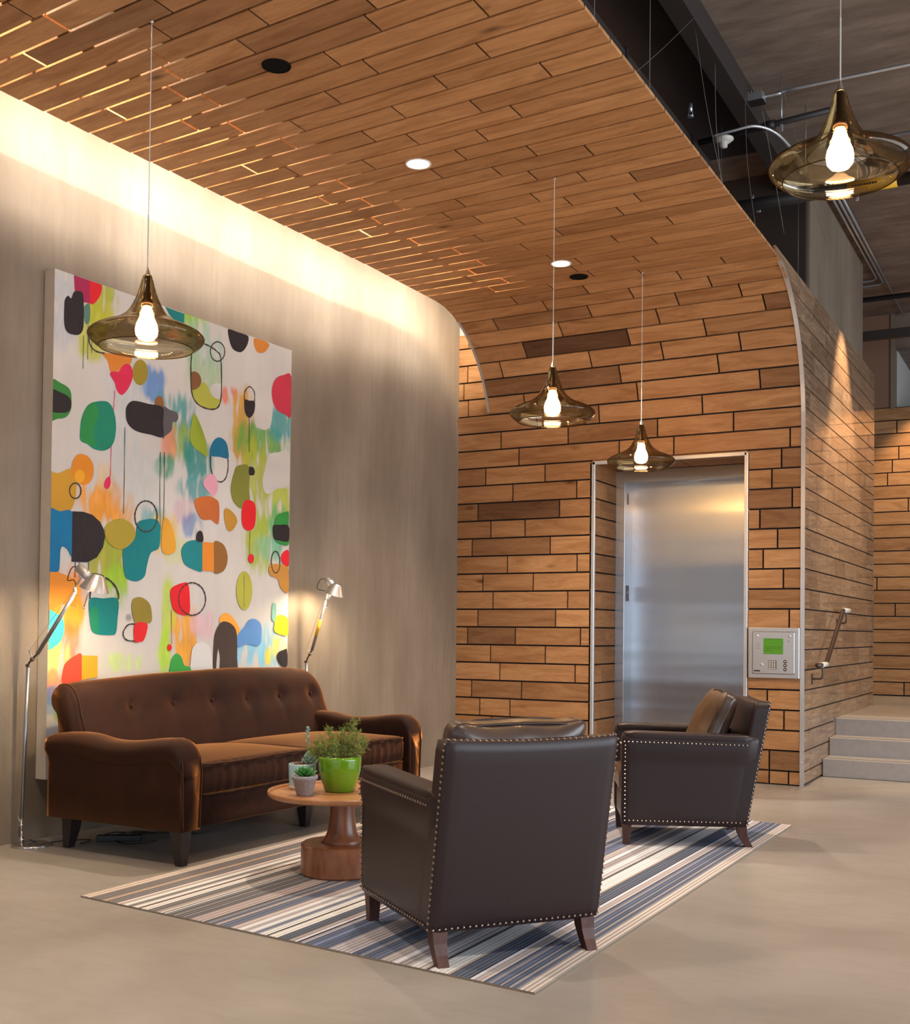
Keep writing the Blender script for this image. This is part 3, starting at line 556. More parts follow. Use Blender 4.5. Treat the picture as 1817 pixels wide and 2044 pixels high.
WA = [[0.051,3.18,0.141,0.232,[175,180,190],0.6],[0.356,3.256,0.133,0.163,[180,180,45],1],[0.293,3.03,0.112,0.124,[185,185,50],0.8],[0.436,3.354,0.077,0.058,[165,170,60],0.7],[1.172,3.354,0.138,0.095,[150,190,60],0.9],[1.298,3.212,0.205,0.16,[160,190,170],0.7],[1.303,3.009,0.173,0.161,[150,185,130],0.6],[0.821,2.863,0.112,0.112,[100,140,195],0.9],[1.053,2.698,0.179,0.145,[70,150,150],0.85],[1.087,2.516,0.134,0.136,[140,165,60],0.8],[1.239,2.421,0.139,0.138,[20,135,130],0.85],[0.971,2.498,0.079,0.123,[225,140,110],0.8],[0.932,2.338,0.1,0.082,[50,145,110],0.8],[1.214,2.216,0.169,0.085,[60,145,150],0.8],[1.127,2.059,0.09,0.104,[200,160,175],0.6],[1.576,2.919,0.1,0.066,[225,120,95],0.9],[1.698,2.717,0.119,0.278,[205,150,50],0.9],[1.924,2.639,0.289,0.137,[90,155,60],0.85],[1.895,2.361,0.178,0.284,[170,175,50],0.85],[2.149,2.228,0.149,0.187,[180,190,50],0.85],[2.136,2.81,0.13,0.128,[60,150,150],0.85],[0.842,1.951,0.112,0.112,[80,155,160],0.8],[0.415,2.049,0.194,0.135,[230,150,50],1],[0.624,1.991,0.066,0.118,[215,150,70],0.7],[0.399,2.202,0.076,0.087,[225,185,120],0.5],[0.567,2.715,0.16,0.393,[190,195,198],0.5],[0.698,2.238,0.207,0.249,[188,192,190],0.5],[0.474,1.703,0.182,0.194,[160,165,50],0.95],[0.529,1.53,0.105,0.146,[150,190,50],0.85],[0.361,1.677,0.076,0.115,[170,165,60],0.8],[0.928,1.884,0.129,0.133,[220,180,90],0.7],[1.045,1.779,0.118,0.093,[200,205,120],0.5],[1.204,1.969,0.091,0.084,[100,130,180],0.7],[0.091,1.439,0.166,0.185,[230,130,45],1],[0.163,1.366,0.107,0.149,[245,165,40],0.9],[0.12,1.161,0.131,0.139,[235,120,60],0.7],[0.042,1.07,0.104,0.119,[250,225,120],0.8],[0.057,0.923,0.092,0.083,[235,140,80],0.7],[0.07,0.849,0.105,0.055,[110,140,195],0.8],[0.118,0.773,0.07,0.084,[130,170,50],0.9],[0.025,0.796,0.058,0.055,[120,155,200],0.6],[0.076,0.591,0.105,0.11,[165,180,210],0.6],[1.131,1.22,0.12,0.198,[235,165,70],0.95],[0.982,1.384,0.065,0.206,[185,205,60],0.8],[0.96,1.097,0.072,0.144,[180,215,60],0.9],[1.342,1.285,0.142,0.097,[220,175,185],0.7],[1.819,1.132,0.192,0.135,[130,190,220],0.9],[2.011,1.142,0.144,0.183,[120,190,215],0.8],[2.03,1.062,0.036,0.069,[230,200,50],0.9],[2.156,1.13,0.092,0.093,[240,220,60],0.7],[1.904,1.961,0.16,0.262,[165,180,50],0.9],[2.118,2.001,0.11,0.186,[90,170,110],0.8],[2.012,1.865,0.145,0.091,[130,190,160],0.6],[1.194,1.094,0.091,0.126,[230,160,60],0.8],[0.593,1.042,0.16,0.059,[190,215,120],0.7],[0.639,1.327,0.026,0.02,[120,115,115],0.7],[1.484,1.993,0.097,0.163,[205,195,198],0.4]]  # pale yellow wash at lower left carries the reading lamp's glow
bm = B(); cl = bm.loops.layers.float_color.new('Col')
NU, NV = 250, 330
def lin(c): return Vector(srgb(*c)[:3])
WL = [(a, b, c, d, lin(e), f) for a, b, c, d, e, f in WA]
base_c = lin((208, 200, 193))
cols = []
vs = []
for j in range(NV + 1):
    z = PZ0 + (PZ1 - PZ0) * j / NV; row = []
    for i in range(NU + 1):
        u = PW * i / NU
        c = base_c.copy()
        nz = noise.noise(Vector((u * 3.1, z * 2.2, 1)));  n2 = noise.noise(Vector((u * 14, z * 3.0, 5))); n3 = noise.noise(Vector((u * 30, z * 8, 9)))
        c *= 1 + .07 * nz + .04 * n2
        for (a, b, ru, rz_, cc, al) in WL:
            du, dz = (u - a) / ru, (z - b) / rz_
            d2 = abs(du) ** 2.6 + abs(dz) ** 2.6
            if d2 < 4.5:
                w = math.exp(-d2 * .95) * (1.0 + 1.1 * n2 + .9 * n3 + .4 * nz)
                w = max(0, min(1, (w - .22) * 2.1)) * min(1, al * 1.05)
                w = w * (1 - .12 * abs(n3))
                c = c.lerp(cc * (1 + .22 * n3), w)
        row.append(c); 
    cols.append(row); vs.append([bm.verts.new(P3(PW * i / NU, z, .0012)) for i in range(NU + 1)])
for j in range(NV):
    for i in range(NU):
        f = bm.faces.new((vs[j][i], vs[j][i + 1], vs[j + 1][i + 1], vs[j + 1][i]))
        for lp, (a, b) in zip(f.loops, ((j, i), (j, i + 1), (j + 1, i + 1), (j + 1, i))): lp[cl] = (*cols[a][b], 1)
def clampp(p): return (max(.001, min(PW - .001, p[0])), max(PZ0, min(PZ1 - .001, p[1])))
lv = .0018
from mathutils.geometry import tessellate_polygon
for sh in SH:
    kind, col, pts = sh[0], sh[1], sh[2]
    lv += .00006
    cc = lin(col)
    if kind in 'sp':
        P = [clampp(p) for p in ([(v.x, v.y) for v in crom([(a, b, 0) for a, b in pts], 4, True)] if kind == 's' else pts)]
        tri = tessellate_polygon([[Vector((a, b, 0)) for a, b in P]])
        vv = [bm.verts.new(P3(a, b, lv)) for a, b in P]
        sh_ = [1 + .16 * noise.noise(Vector((a * 9, b * 5, lv * 9000))) for a, b in P]
        for t in tri:
            try: f = bm.faces.new([vv[i] for i in t])
            except ValueError: continue
            for lp, i in zip(f.loops, t): lp[cl] = (*(cc * sh_[i]), 1)
    else:
        w = sh[3] / 2; Q = crom([(a, b, 0) for a, b in pts], 4, kind == 'c'); n = len(Q)
        L = []
        for i in range(n):
            a = Q[(i - 1) % n] if kind == 'c' else Q[max(i - 1, 0)]; b = Q[(i + 1) % n] if kind == 'c' else Q[min(i + 1, n - 1)]
            d = (b - a).normalized(); nn = Vector((-d.y, d.x, 0)) * w * (1 + .25 * math.sin(i * 1.7))
            L.append([bm.verts.new(P3(*clampp((Q[i] + s * nn)[:2]), lv)) for s in (1, -1)])
        for i in range(n if kind == 'c' else n - 1):
            j = (i + 1) % n
            f = bm.faces.new((L[i][0], L[j][0], L[j][1], L[i][1]))
            for lp in f.loops: lp[cl] = (*cc, 1)
obj('painted_face', bm, M['paint'], pa, recalc=False)

# ------------------------------------------------------------------ rug
RC = [Vector((-4.095, 3.952)), Vector((-1.656, 3.701)), Vector((-1.642, 7.797)), Vector((-4.10, 8.03))]
BANDS = [(155, 178, (209, 193, 182)), (178, 203, (129, 124, 126)), (203, 213, (191, 168, 150)), (213, 236, (125, 122, 126)), (236, 243, (234, 219, 214)), (243, 247, (168, 157, 156)), (247, 262, (234, 225, 221)), (262, 272, (130, 128, 130)), (272, 285, (234, 226, 225)), (285, 289, (44, 42, 46)), (289, 305, (232, 218, 215)), (305, 325, (124, 122, 124)), (325, 333, (191, 174, 166)), (333, 337, (234, 234, 236)), (337, 340, (44, 42, 46)), (340, 344, (234, 234, 236)), (344, 352, (140, 140, 144)), (352, 362, (113, 112, 117)), (362, 366, (168, 158, 160)), (366, 380, (112, 112, 117)), (380, 384, (168, 161, 164)), (384, 396, (112, 113, 120)), (396, 425, (187, 174, 175)), (425, 436, (110, 112, 120)), (436, 440, (168, 161, 167)), (440, 450, (106, 114, 136)), (450, 457, (198, 182, 173)), (457, 480, (115, 124, 148)), (480, 495, (193, 182, 183)), (495, 510, (234, 234, 248)), (510, 515, (177, 170, 173)), (515, 530, (234, 234, 248)), (530, 540, (126, 135, 155)), (540, 556, (234, 234, 248)), (556, 560, (38, 38, 44)), (560, 578, (234, 232, 236)), (578, 600, (101, 108, 124)), (600, 612, (177, 170, 173)), (612, 618, (234, 234, 248)), (618, 622, (38, 40, 51)), (622, 632, (168, 166, 178)), (632, 650, (98, 108, 134)), (650, 655, (138, 150, 191)), (655, 680, (97, 108, 135)), (680, 725, (180, 174, 183)), (725, 742, (98, 108, 134)), (742, 748, (158, 157, 167)), (748, 765, (99, 109, 135)), (765, 779, (110, 119, 143)), (779, 802, (191, 182, 183)), (802, 816, (234, 234, 248)), (816, 835, (168, 161, 164)), (835, 854, (234, 234, 248)), (854, 868, (202, 194, 198)), (868, 872, (49, 47, 54)), (872, 906, (234, 234, 239)), (906, 912, (203, 186, 173)), (912, 946, (103, 109, 126)), (946, 949, (33, 33, 40)), (949, 956, (234, 234, 248)), (956, 974, (193, 182, 181)), (974, 984, (101, 109, 130)), (984, 990, (168, 161, 166)), (990, 1004, (104, 114, 140)), (1004, 1008, (177, 170, 175)), (1008, 1020, (101, 111, 134)), (1020, 1026, (177, 170, 173)), (1026, 1036, (106, 114, 135)), (1036, 1068, (207, 194, 188))]  # right-hand stripes carry the bluish shade by the chair in their colour
bm = B(); cl = bm.loops.layers.float_color.new('Col')
def px2s(x):            # stripe order measured along the near edge, corrected for the foreshortening of that edge
    t = (x - 155) / 913.0; return t * 1.10 - .10 * t * t if False else t * (1.17 - .17 * t)
def rugp(s, t):
    a = RC[0].lerp(RC[1], s); b = RC[3].lerp(RC[2], s); return a.lerp(b, t)
NTT = 24
SUB = []
rb = random.Random(11)
for x0, x1, c in BANDS:
    n = max(1, round((x1 - x0) / 4.5)) if x1 - x0 > 9 else 1
    for i in range(n):
        f_ = 1 if n == 1 else 1 + (.20 if i % 2 else -.14) * rb.uniform(.3, 1.0)
        SUB.append((x0 + (x1 - x0) * i / n, x0 + (x1 - x0) * (i + 1) / n, tuple(min(250, v * f_) for v in c)))
for x0, x1, c in SUB:
    s0, s1 = px2s(x0), px2s(x1); cc = lin(c)
    for j in range(NTT):
        q = [rugp(s0, j / NTT), rugp(s1, j / NTT), rugp(s1, (j + 1) / NTT), rugp(s0, (j + 1) / NTT)]
        f = bm.faces.new([bm.verts.new((v.x, v.y, .008)) for v in q])
        for lp in f.loops: lp[cl] = (*cc, 1)
rg = [(*rugp(0, 0), .0), (*rugp(1, 0), 0), (*rugp(1, 1), 0), (*rugp(0, 1), 0)]
R_ = rings(bm, [[(x, y, .001) for x, y, _ in rg], [(x, y, .0078) for x, y, _ in rg]])
for f in bm.faces:
    for lp in f.loops:
        if tuple(lp[cl])[:3] == (1, 1, 1) or sum(lp[cl][:3]) == 0: lp[cl] = (*lin((150, 138, 125)), 1)
tag(obj('striped_rug', bm, M['rug'], recalc=False), 'flat woven rug with narrow grey and white stripes, some tinted with bluish shade, on the concrete floor', 'rug')

# ------------------------------------------------------------------ sofa
so = thing('velvet_sofa', (-4.6, 5.87, 0), 'rust brown velvet sofa with buttoned back against the painting', 'sofa', rz=-.028)
SO = Vector((-4.6, 5.87, 0))
def S(name, bm, mat, par=None, smooth=True, **kw):
    off(bm, -SO); return obj(name, bm, mat, par or so, smooth, **kw)
bm = B(); rbox(bm, .47, 1.13, .09, .03, 8, c=(-4.63, 5.87, .275)); S('seat_base', bm, M['velvet'])
YL0, YL1, YR0, YR1 = 4.655, 4.825, 6.915, 7.085
def topz(y):
    H = lerp_tab(y, [4.75, 4.85, 5.46, 6.19, 6.81, 7.0, 7.1], [.925, .943, .975, .995, .985, .965, .945]); 
    return H
BUT = [5.18, 5.535, 5.89, 6.24, 6.59, 6.95]
prof = [(-4.84, .40), (-4.86, .50), (-4.885, .60), (-4.915, .70), (-4.945, .78), (-4.965, .85), (-4.985, .90), (-5.015, .94), (-5.06, .963), (-5.11, .965), (-5.155, .945), (-5.185, .90), (-5.185, .855), (-5.165, .82), (-5.13, .785), (-5.115, .70), (-5.11, .5), (-5.10, .19), (-4.95, .19)]
prof = [(v.x, v.y) for v in crom([(a, b, 0) for a, b in prof[:16]], 3)] + prof[16:]
bm = B(); loops = []
ya, yb_ = 4.745, 7.13
NY = 96
for i in range(NY + 1):
    t = i / NY; y = ya + (yb_ - ya) * t
    e = min(y - ya, yb_ - y); rr = .07
    sh = 0 if e > rr else rr - math.sqrt(max(0, rr * rr - (rr - e) ** 2))
    H = topz(y); R2 = .15
    eR = yb_ - y
    if eR < R2: H -= (R2 - math.sqrt(max(0, R2 * R2 - (R2 - eR) ** 2))) * 1.0
    lp = []
    cxm, czm = -5.02, .5
    for (x, z) in prof:
        zz = z if z < .45 else .45 + (z - .45) * (H - .45) / .515
        k_ = 1 - sh * 2.2
        xx = cxm + (x - cxm) * max(.35, k_)
        if z > .45 and x > -5.03:
            for b_ in BUT:
                d = ((y - b_) / .050) ** 2 + ((zz - .795) / .045) ** 2
                xx -= .028 * math.exp(-d)
                xx -= .006 * math.exp(-((y - b_) / .022) ** 2) * (1 if .5 < zz < .795 else 0) * (zz - .5) / .3
        lp.append((xx, y, zz))
    loops.append(lp)
rings(bm, loops); bk = S('backrest', bm, M['velvet'])
for b_ in BUT:
    bm = B(); ball(bm, (-4.968, b_, .795), .014, .55, 1, 1); S('button', bm, M['velvet'], bk)
bk_off = None
bm = B(); tube(bm, [(-5.02 + (x + 5.02) * .975 + .003, 4.772, .45 + (z - .45) * (topz(4.77) - .45) / .515 + .002) for x, z in prof[:30] if z > .62], .0055, 8); S('piping', bm, M['velvet'], bk)
def arm(y0, y1, sgn):
    bm = B(); loops = []
    tops = [(-5.10, .655), (-4.95, .672), (-4.80, .668), (-4.64, .645), (-4.46, .650), (-4.28, .672), (-4.19, .678)]
    tp = crom([(a, b, 0) for a, b in tops], 5)
    st_ = [(v.x, v.y) for v in tp]
    for a in range(10, 91, 10):
        st_.append((-4.19 + .10 * math.sin(math.radians(a)), .578 + .10 * math.cos(math.radians(a))))
    ym = (y0 + y1) / 2; hw = (y1 - y0) / 2
    for x, t in st_:
        fr = 1.0
        o_ = .028
        lo = .19
        cs = [(-hw, lo), (-hw, t - .16), (-hw - o_ * .2, t - .125), (-hw - o_, t - .085), (-hw - o_, t - .05), (-hw - o_ * .4, t - .018), (-hw * .5, t - .003), (0, t), (hw * .5, t - .003), (hw + o_ * .1, t - .02), (hw + o_ * .3, t - .05), (hw, t - .09), (hw, lo)]
        if sgn > 0: cs = [(-a, b) for a, b in cs][::-1]
        loops.append([(x, ym + a, b) for a, b in cs])
    # flat front panel below the rolled end
    x, t = -4.088, .578
    rings(bm, loops, True, True)
    o = S('arm', bm, M['velvet'])
    bm = B()
    for s in (-1, 1):
        tube(bm, crom([(-4.087, ym + s * (hw - .012), .20), (-4.084, ym + s * (hw - .006), .40), (-4.086, ym + s * (hw - .002), .52), (-4.11, ym + s * (hw - .01), .61), (-4.16, ym + s * hw * .7, .665)], 5), .006, 8)
    S('piping', bm, M['velvet'], o)
arm(YL0 + .02, YL1, -1); arm(YR0, YR1 - .02, 1)
bm = B(); rbox(bm, .02, 1.03, .085, .012, 8, c=(-4.145, 5.87, .275)); S('front_rail', bm, M['velvet'])
def seat_cushion(y0, y1):
    hw, hd = .41, (y1 - y0) / 2
    def fn(q):
        u, v = q.x / hw, q.y / hd
        q = q.copy()
        if q.z > 0: q.z += .035 * (1 - u * u) * (1 - v ** 4) + .012 * (u + 1) / 2
        else: q.z -= .012 * max(0, u)
        if u > .9: q.x += .012 * (1 - (q.z / .08) ** 2) + .004 * math.sin(q.y * 95 + 2 * math.sin(q.y * 13)) * (1 - v ** 6)
        return q
    bm = B(); rbox(bm, hw, hd, .075, .026, 44, fn, (-4.535, (y0 + y1) / 2, .445)); o = S('seat_cushion', bm, M['velvet'])
    bm = B()
    for dz in (.068, -.075):
        tube(bm, [(-4.118 + .004 * math.sin(y * 40), y, .445 + dz + (.012 if dz > 0 else -.008) + .004 * math.sin(y * 7)) for y in [y0 + .02 + (y1 - y0 - .04) * i / 30 for i in range(31)]], .0055, 7)
    S('piping', bm, M['velvet'], o)
seat_cushion(4.835, 5.868); seat_cushion(5.872, 6.905)
def sleg(x, y, dx, dy):
    bm = B(); rings(bm, [[(x + dx * t + s * a, y + dy * t + s * b, z) for a, b in ((-1, -1), (1, -1), (1, 1), (-1, 1))] for z, s, t in ((.20, .042, 0), (.10, .034, .4), (.0, .022, 1))])
    S('leg', bm, M['dark_leg'], smooth=False)
sleg(-5.03, 4.80, -.03, -.0); sleg(-4.16, 4.75, .01, 0); sleg(-4.19, 6.98, .0, 0); sleg(-5.03, 6.98, -.03, 0); sleg(-4.36, 6.10, 0, 0)

# ------------------------------------------------------------------ armchairs
def armchair(loc, rz, label, slump):
    c = thing('leather_armchair', (*loc, .008), label, 'armchair', 'dark leather club chairs on the rug', rz)
    H = .847; TH = .10; y0 = -.36; rk = .135
    def rake(z): return y0 - rk * (z - .117) / (H - .117)
    def bfn(q):
        z = q.z; t = z / (H - .117)
        q = q.copy(); q.y += rake(z + .117) + TH / 2
        if q.y < -1: pass
        tt = z / (H - .117)
        q.z = z + .012 * (abs(q.x) / .35) ** 2 * tt
        return q
    hh = (H - .117) / 2
    bm = B(); rbox(bm, .352, TH / 2, hh, .018, 16, lambda q: bfn(Vector((q.x, q.y, q.z + hh)))); off(bm, (0, 0, .117))
    back = obj('backrest', bm, M['leather'], c, True)
    def nails(bm, a, b, n, sp=.0235):
        a, b = Vector(a), Vector(b); L = (b - a).length; k = max(2, int(L / sp))
        for i in range(k + 1):
            p = a.lerp(b, i / k); ball(bm, p, .0054, u=8, v=6)
    bm = B(); e = .338
    rear = lambda x, z: (x, rake(z) - .0005, z + .012 * (abs(x) / .35) ** 2 * (z - .117) / (H - .117))
    for s in (-1, 1): nails(bm, (s * .3525, rake(.135) + .014, .135), (s * .3525, rake(H - .015) + .014, H - .005), 0)
    nails(bm, rear(-e, .135), rear(e, .135), 0)
    zt = H
    for i in range(29):
        x = -.34 + .68 * i / 28; ball(bm, (x, rake(H) + .014, H + .0005 + .012 * (abs(x) / .35) ** 2), .0054, u=8, v=6)
    nt = obj('nailhead_trim', bm, M['nail'], back); nt['kind'] = 'stuff'; nt['label'] = 'row of round brass nailheads'
    for s in (-1, 1):
        bm = B()
        def afn(q, s=s):
            q = q.copy()
            u = (q.y + .36) / .72
            if u < .5: q.y += (rake(q.z + .117) + .36 + .03) * (1 - u * 2)
            if q.z > .42: q.x += s * .010 * (1 if q.x * s > 0 else 0)
            q.z += .010 * u * (1 if q.z > .3 else 0)
            return q
        rbox(bm, .05, .36, .2675, .022, 14, lambda q: afn(Vector((q.x, q.y, q.z + .2675)))); off(bm, (s * .302, 0, .117))
        a = obj('arm', bm, M['leather'], c, True)
        bm = B(); rbox(bm, .058, .35, .028, .024, 12, lambda q: Vector((q.x, q.y + (-.04 if q.y < 0 else 0), q.z + .008 * (q.y / .35)))); off(bm, (s * .304, -.003, .640))
        obj('arm_pad', bm, M['leather'], a, True)
        bm = B(); xo = s * .3545
        nails(bm, (s * .3640, rake(.6) + .10, .602), (s * .3640, .345, .612), 0)
        nails(bm, (xo, rake(.135) + .05, .146), (xo, .340, .146), 0)
        nails(bm, (xo, .340, .170), (xo, .340, .52), 0); nails(bm, (s * .3640, .340, .545), (s * .3640, .340, .59), 0)
        nails(bm, (s * .262, .3615, .600), (s * .345, .3615, .600), 0)
        nt = obj('nailhead_trim', bm, M['nail'], a); nt['kind'] = 'stuff'; nt['label'] = 'row of round brass nailheads'
    bm = B(); rbox(bm, .255, .33, .085, .02, 8, c=(0, .02, .205)); obj('seat_base', bm, M['leather'], c, True)
    def cf(q):
        q = q.copy(); u, v = q.x / .25, q.y / .32
        q.z += (.025 if q.z > 0 else 0) * (1 - u * u) * (1 - v * v); return q
    bm = B(); rbox(bm, .25, .32, .075, .035, 14, cf, (0, .045, .365)); obj('seat_cushion', bm, M['leather_soft'], c, True)
    # loose back cushion
    ang = math.radians(24 if slump else 12)
    def pf(q):
        q = q.copy(); u, v = q.x / .27, q.z / .245
        q.y *= .55 + .55 * (1 - u ** 4) * (1 - v ** 4)
        q.z += .004 * math.cos(u * 5) * (1 if q.z > 0 else 0) + .010 * u * u * (v > 0)
        q.x += .006 * math.sin(v * 7)
        q.y += .007 * noise.noise(Vector((q.x * 9, q.z * 9, 3)))
        return q
    bm = B(); rbox(bm, .285, .085, .25, .05, 22, pf)
    cen = Vector((0, -.175, .665)) if slump else Vector((0, -.305, .665))
    m = Matrix.Translation(cen) @ Matrix.Rotation(ang, 4, 'X')
    bmesh.ops.transform(bm, matrix=m, verts=bm.verts)
    cu = obj('back_cushion', bm, None, c, True, mats=[M['leather_soft'], M['brown_face']])
    if slump:
        md = m.to_3x3() @ Vector((0, 1, 0))
        for f in cu.data.polygons:
            if f.normal.dot(md) > .55: f.material_index = 1
    bm = B()
    for sy in (-1, 1):
        pts = []
        for i in range(49):
            t = 2 * PI * i / 48; u, v = math.cos(t), math.sin(t)
            n4 = (abs(u) ** 5 + abs(v) ** 5) ** (-1 / 5)
            p = Vector((u * n4 * .277, sy * .035, v * n4 * .243 + .006)); pts.append(m @ p)
        tube(bm, pts, .0045, 6, False)
    obj('piping', bm, M['leather'], cu, True)
    for sx in (-1, 1):
        bm = B(); x = sx * .305
        rings(bm, [[(x + a * s, y + b * s, z) for a, b in ((-1, -1), (1, -1), (1, 1), (-1, 1))] for z, s, y in ((.125, .027, .325), (0, .020, .325))]); obj('leg', bm, M['leg_wood'], c)
        bm = B(); rings(bm, [[(x + a * s, y + b * s, z) for a, b in ((-1, -1), (1, -1), (1, 1), (-1, 1))] for z, s, y in ((.130, .030, -.325), (.08, .026, -.332), (.04, .023, -.348), (0, .021, -.372))]); obj('leg', bm, M['leg_wood'], c)
    c.scale = (1.0, 1.03, 1) if slump else (1.05, 1.08, 1)
    return c
def ang_to_rz(deg): return math.radians(deg - 90)
armchair((-2.209, 4.307), ang_to_rz(142.4), 'dark brown leather club chair nearest the camera, seen from behind', False)
armchair((-2.171, 6.982), ang_to_rz(204.1), 'dark brown leather club chair by the lift, side on with a slouching brown back cushion', True)

# ------------------------------------------------------------------ round tables
def round_table(x, y, label):
    t = thing('round_side_table', (x, y, .008), label, 'side table', 'round wooden side tables')
    bm = B(); lathe(bm, [(0, .395), (.34, .395), (.372, .398), (.385, .408), (.387, .422), (.383, .429), (.374, .430), (.368, .424), (.364, .415), (.35, .411), (0, .411)], seg=96)
    obj('table_top', bm, M['acacia_top'], t, False)
    bm = B(); lathe(bm, [(0, .15), (.115, .152), (.092, .175), (.076, .215), (.066, .27), (.062, .33), (.064, .396)], seg=40); obj('pedestal', bm, M['acacia'], t, True)
    bm = B(); lathe(bm, [(0, 0), (.203, 0), (.211, .01), (.211, .15), (.203, .158), (0, .158)], seg=64); obj('base', bm, M['acacia'], t, False)
    return t
round_table(-3.34, 5.007, 'round acacia pedestal table holding three potted plants between sofa and near armchair')
round_table(-3.16, 6.48, 'round wooden table mostly hidden behind the near armchair, only its rim showing')

# ------------------------------------------------------------------ potted plants
TZ = .008 + .4115
def pot(bm, prof): lathe(bm, prof, seg=48)
g = thing('potted_shrub', (-3.392, 5.055, TZ), 'bushy needle-leaved shrub in a glossy lime green pot', 'potted plant')
bm = B(); pot(bm, [(0, 0), (.070, 0), (.078, .004), (.097, .06), (.109, .11), (.1135, .165), (.1125, .182), (.107, .184), (.104, .176), (.10, .15)]); obj('pot', bm, M['green_glaze'], g, True)
bm = B(); lathe(bm, [(0, .168), (.05, .17), (.104, .164)], seg=40); obj('gravel', bm, M['gravel'], g, True)
rnd = random.Random(5)
def needle_leaf(bm, p, d, L, w):
    s = d.cross(Vector((rnd.uniform(-1, 1), rnd.uniform(-1, 1), rnd.uniform(-1, 1)))).normalized() * w
    a = bm.verts.new(p); b = bm.verts.new(p + d * L * .5 + s); c = bm.verts.new(p + d * L); e = bm.verts.new(p + d * L * .5 - s); bm.faces.new((a, b, c, e))
bs = B(); bl = B()
Rx = Vector((.881, .473, 0))       # across the table as the room sees it
tips = [(-.150, .02, .055), (-.115, .05, .085), (-.085, -.03, .155), (-.06, .06, .215), (-.035, 0, .175), (-.02, -.05, .12), (.01, .05, .165), (.03, 0, .20), (.06, -.03, .16), (.085, .02, .27), (.06, .04, .24), (.10, -.02, .20), (.125, .03, .155), (.11, -.05, .10), (.14, 0, .115), (-.08, -.06, .09), (0, .08, .13), (-.115, 0, .12)]
Ry = Vector((-.473, .881, 0))
for (a, b, zt) in tips:
    base = Rx * (a * .12) + Ry * (b * .12) + Vector((0, 0, .168)); tip = Rx * (a * 1.0 - .010) + Ry * b + Vector((0, 0, .168 + zt * .72))
    mid_ = base.lerp(tip, .5) + Rx * a * .18 - Vector((0, 0, .01))
    path = crom([base, mid_, tip], 8)
    tube(bs, path, [.0032 - .0022 * i / (len(path) - 1) for i in range(len(path))], 5)
    for i in range(6, len(path)):
        p = path[i]
        for _ in range(5):
            tw = Vector((rnd.gauss(0, 1), rnd.gauss(0, 1), rnd.gauss(.5, .8))).normalized(); L = .018 + rnd.random() * .022
            q = p + tw * L
            tube(bs, [p, q], .0007, 3, False)
            for k in range(13):
                pp = p.lerp(q, .15 + .85 * k / 12); dd = (tw * .7 + Vector((rnd.gauss(0, .8), rnd.gauss(0, .8), rnd.gauss(.15, .8)))).normalized()
                needle_leaf(bl, pp, dd, .007 + rnd.random() * .007, .0009)
obj('branches', bs, M['twig'], g); obj('foliage', bl, M['leaf'], g, recalc=False)
def fleaf(bm, base, d, up, L, w, th):
    d = d.normalized(); s = d.cross(up).normalized(); n = s.cross(d)
    loops = []
    for t, ww in ((0, .35), (.25, .75), (.55, 1), (.8, .8), (.95, .35), (1.0, .03)):
        c = base + d * L * t + n * L * .18 * t * t
        loops.append([c + s * w * ww * math.cos(a) + n * th * ww * math.sin(a) for a in [2 * PI * k / 8 for k in range(8)]])
    rings(bm, loops)
p2 = thing('tall_succulent', (-3.618, 5.035, TZ), 'tall pale stonecrop in a light blue glazed pot', 'potted plant')
bm = B(); pot(bm, [(0, 0), (.062, 0), (.066, .004), (.0665, .012)]); lathe(bm, [(.0665, .012), (.070, .05), (.073, .128), (.0715, .132), (.069, .128), (.066, .09)], seg=48)
obj('pot', bm, M['blue_glaze'], p2, True)
bm = B(); lathe(bm, [(.064, .0), (.0675, .003), (.0685, .016), (.067, .018)], seg=48); pb = obj('pot_foot', bm, M['cream'], p2, True); pb['label'] = 'unglazed cream foot ring'
bm = B(); lathe(bm, [(0, .128), (.04, .132), (.068, .118)], seg=30)
for _ in range(70):
    a, r = rnd.random() * 2 * PI, rnd.random() * .062; q = Vector((r * math.cos(a), r * math.sin(a), .128)); tube(bm, [q, q + Vector((rnd.gauss(0, .012), rnd.gauss(0, .012), .006 + rnd.random() * .012))], .0009, 3, False)
obj('moss', bm, M['moss'], p2)
sb = Rx * .038 + Vector((0, 0, .125))
stem = crom([sb, sb + Vector((0, 0, .08)) - Rx * .008, sb + Vector((0, 0, .15)) - Rx * .012, sb + Vector((0, 0, .185)) - Rx * .012], 6)
bm = B(); tube(bm, stem, .0034, 7); obj('stem', bm, M['succ_pale'], p2, True)
bm = B()
for i in range(38):
    a = i * 2.4; z = .0 + .045 * (i / 38); r_ = .012
    dd = Vector((math.cos(a), math.sin(a), .55 + .9 * i / 38)); fleaf(bm, sb + Vector((0, 0, z)) + Vector((math.cos(a), math.sin(a), 0)) * (.024 * (1 - i / 38)), dd, Vector((0, 0, 1)), .034, .0085, .0035)
for i in range(12):
    a = i * 2.3 + .4; p = stem[min(len(stem) - 1, 5 + i)]; fleaf(bm, p, Vector((math.cos(a), math.sin(a), .65)), Vector((0, 0, 1)), .021, .0055, .003)
for i in range(9):
    a = i * .9; fleaf(bm, stem[-1], Vector((math.cos(a) * .6, math.sin(a) * .6, 1)), Vector((0, .2, 1)), .020, .005, .003)
obj('leaves', bm, M['succ_pale'], p2, True)
p3 = thing('small_succulent', (-3.455, 4.83, TZ), 'small green rosette succulent in a rough grey clay pot', 'potted plant')
bm = B(); pot(bm, [(0, 0), (.037, 0), (.040, .003), (.0605, .080), (.066, .083), (.068, .092), (.0665, .101), (.060, .101), (.056, .085)]); obj('pot', bm, M['clay'], p3, True)
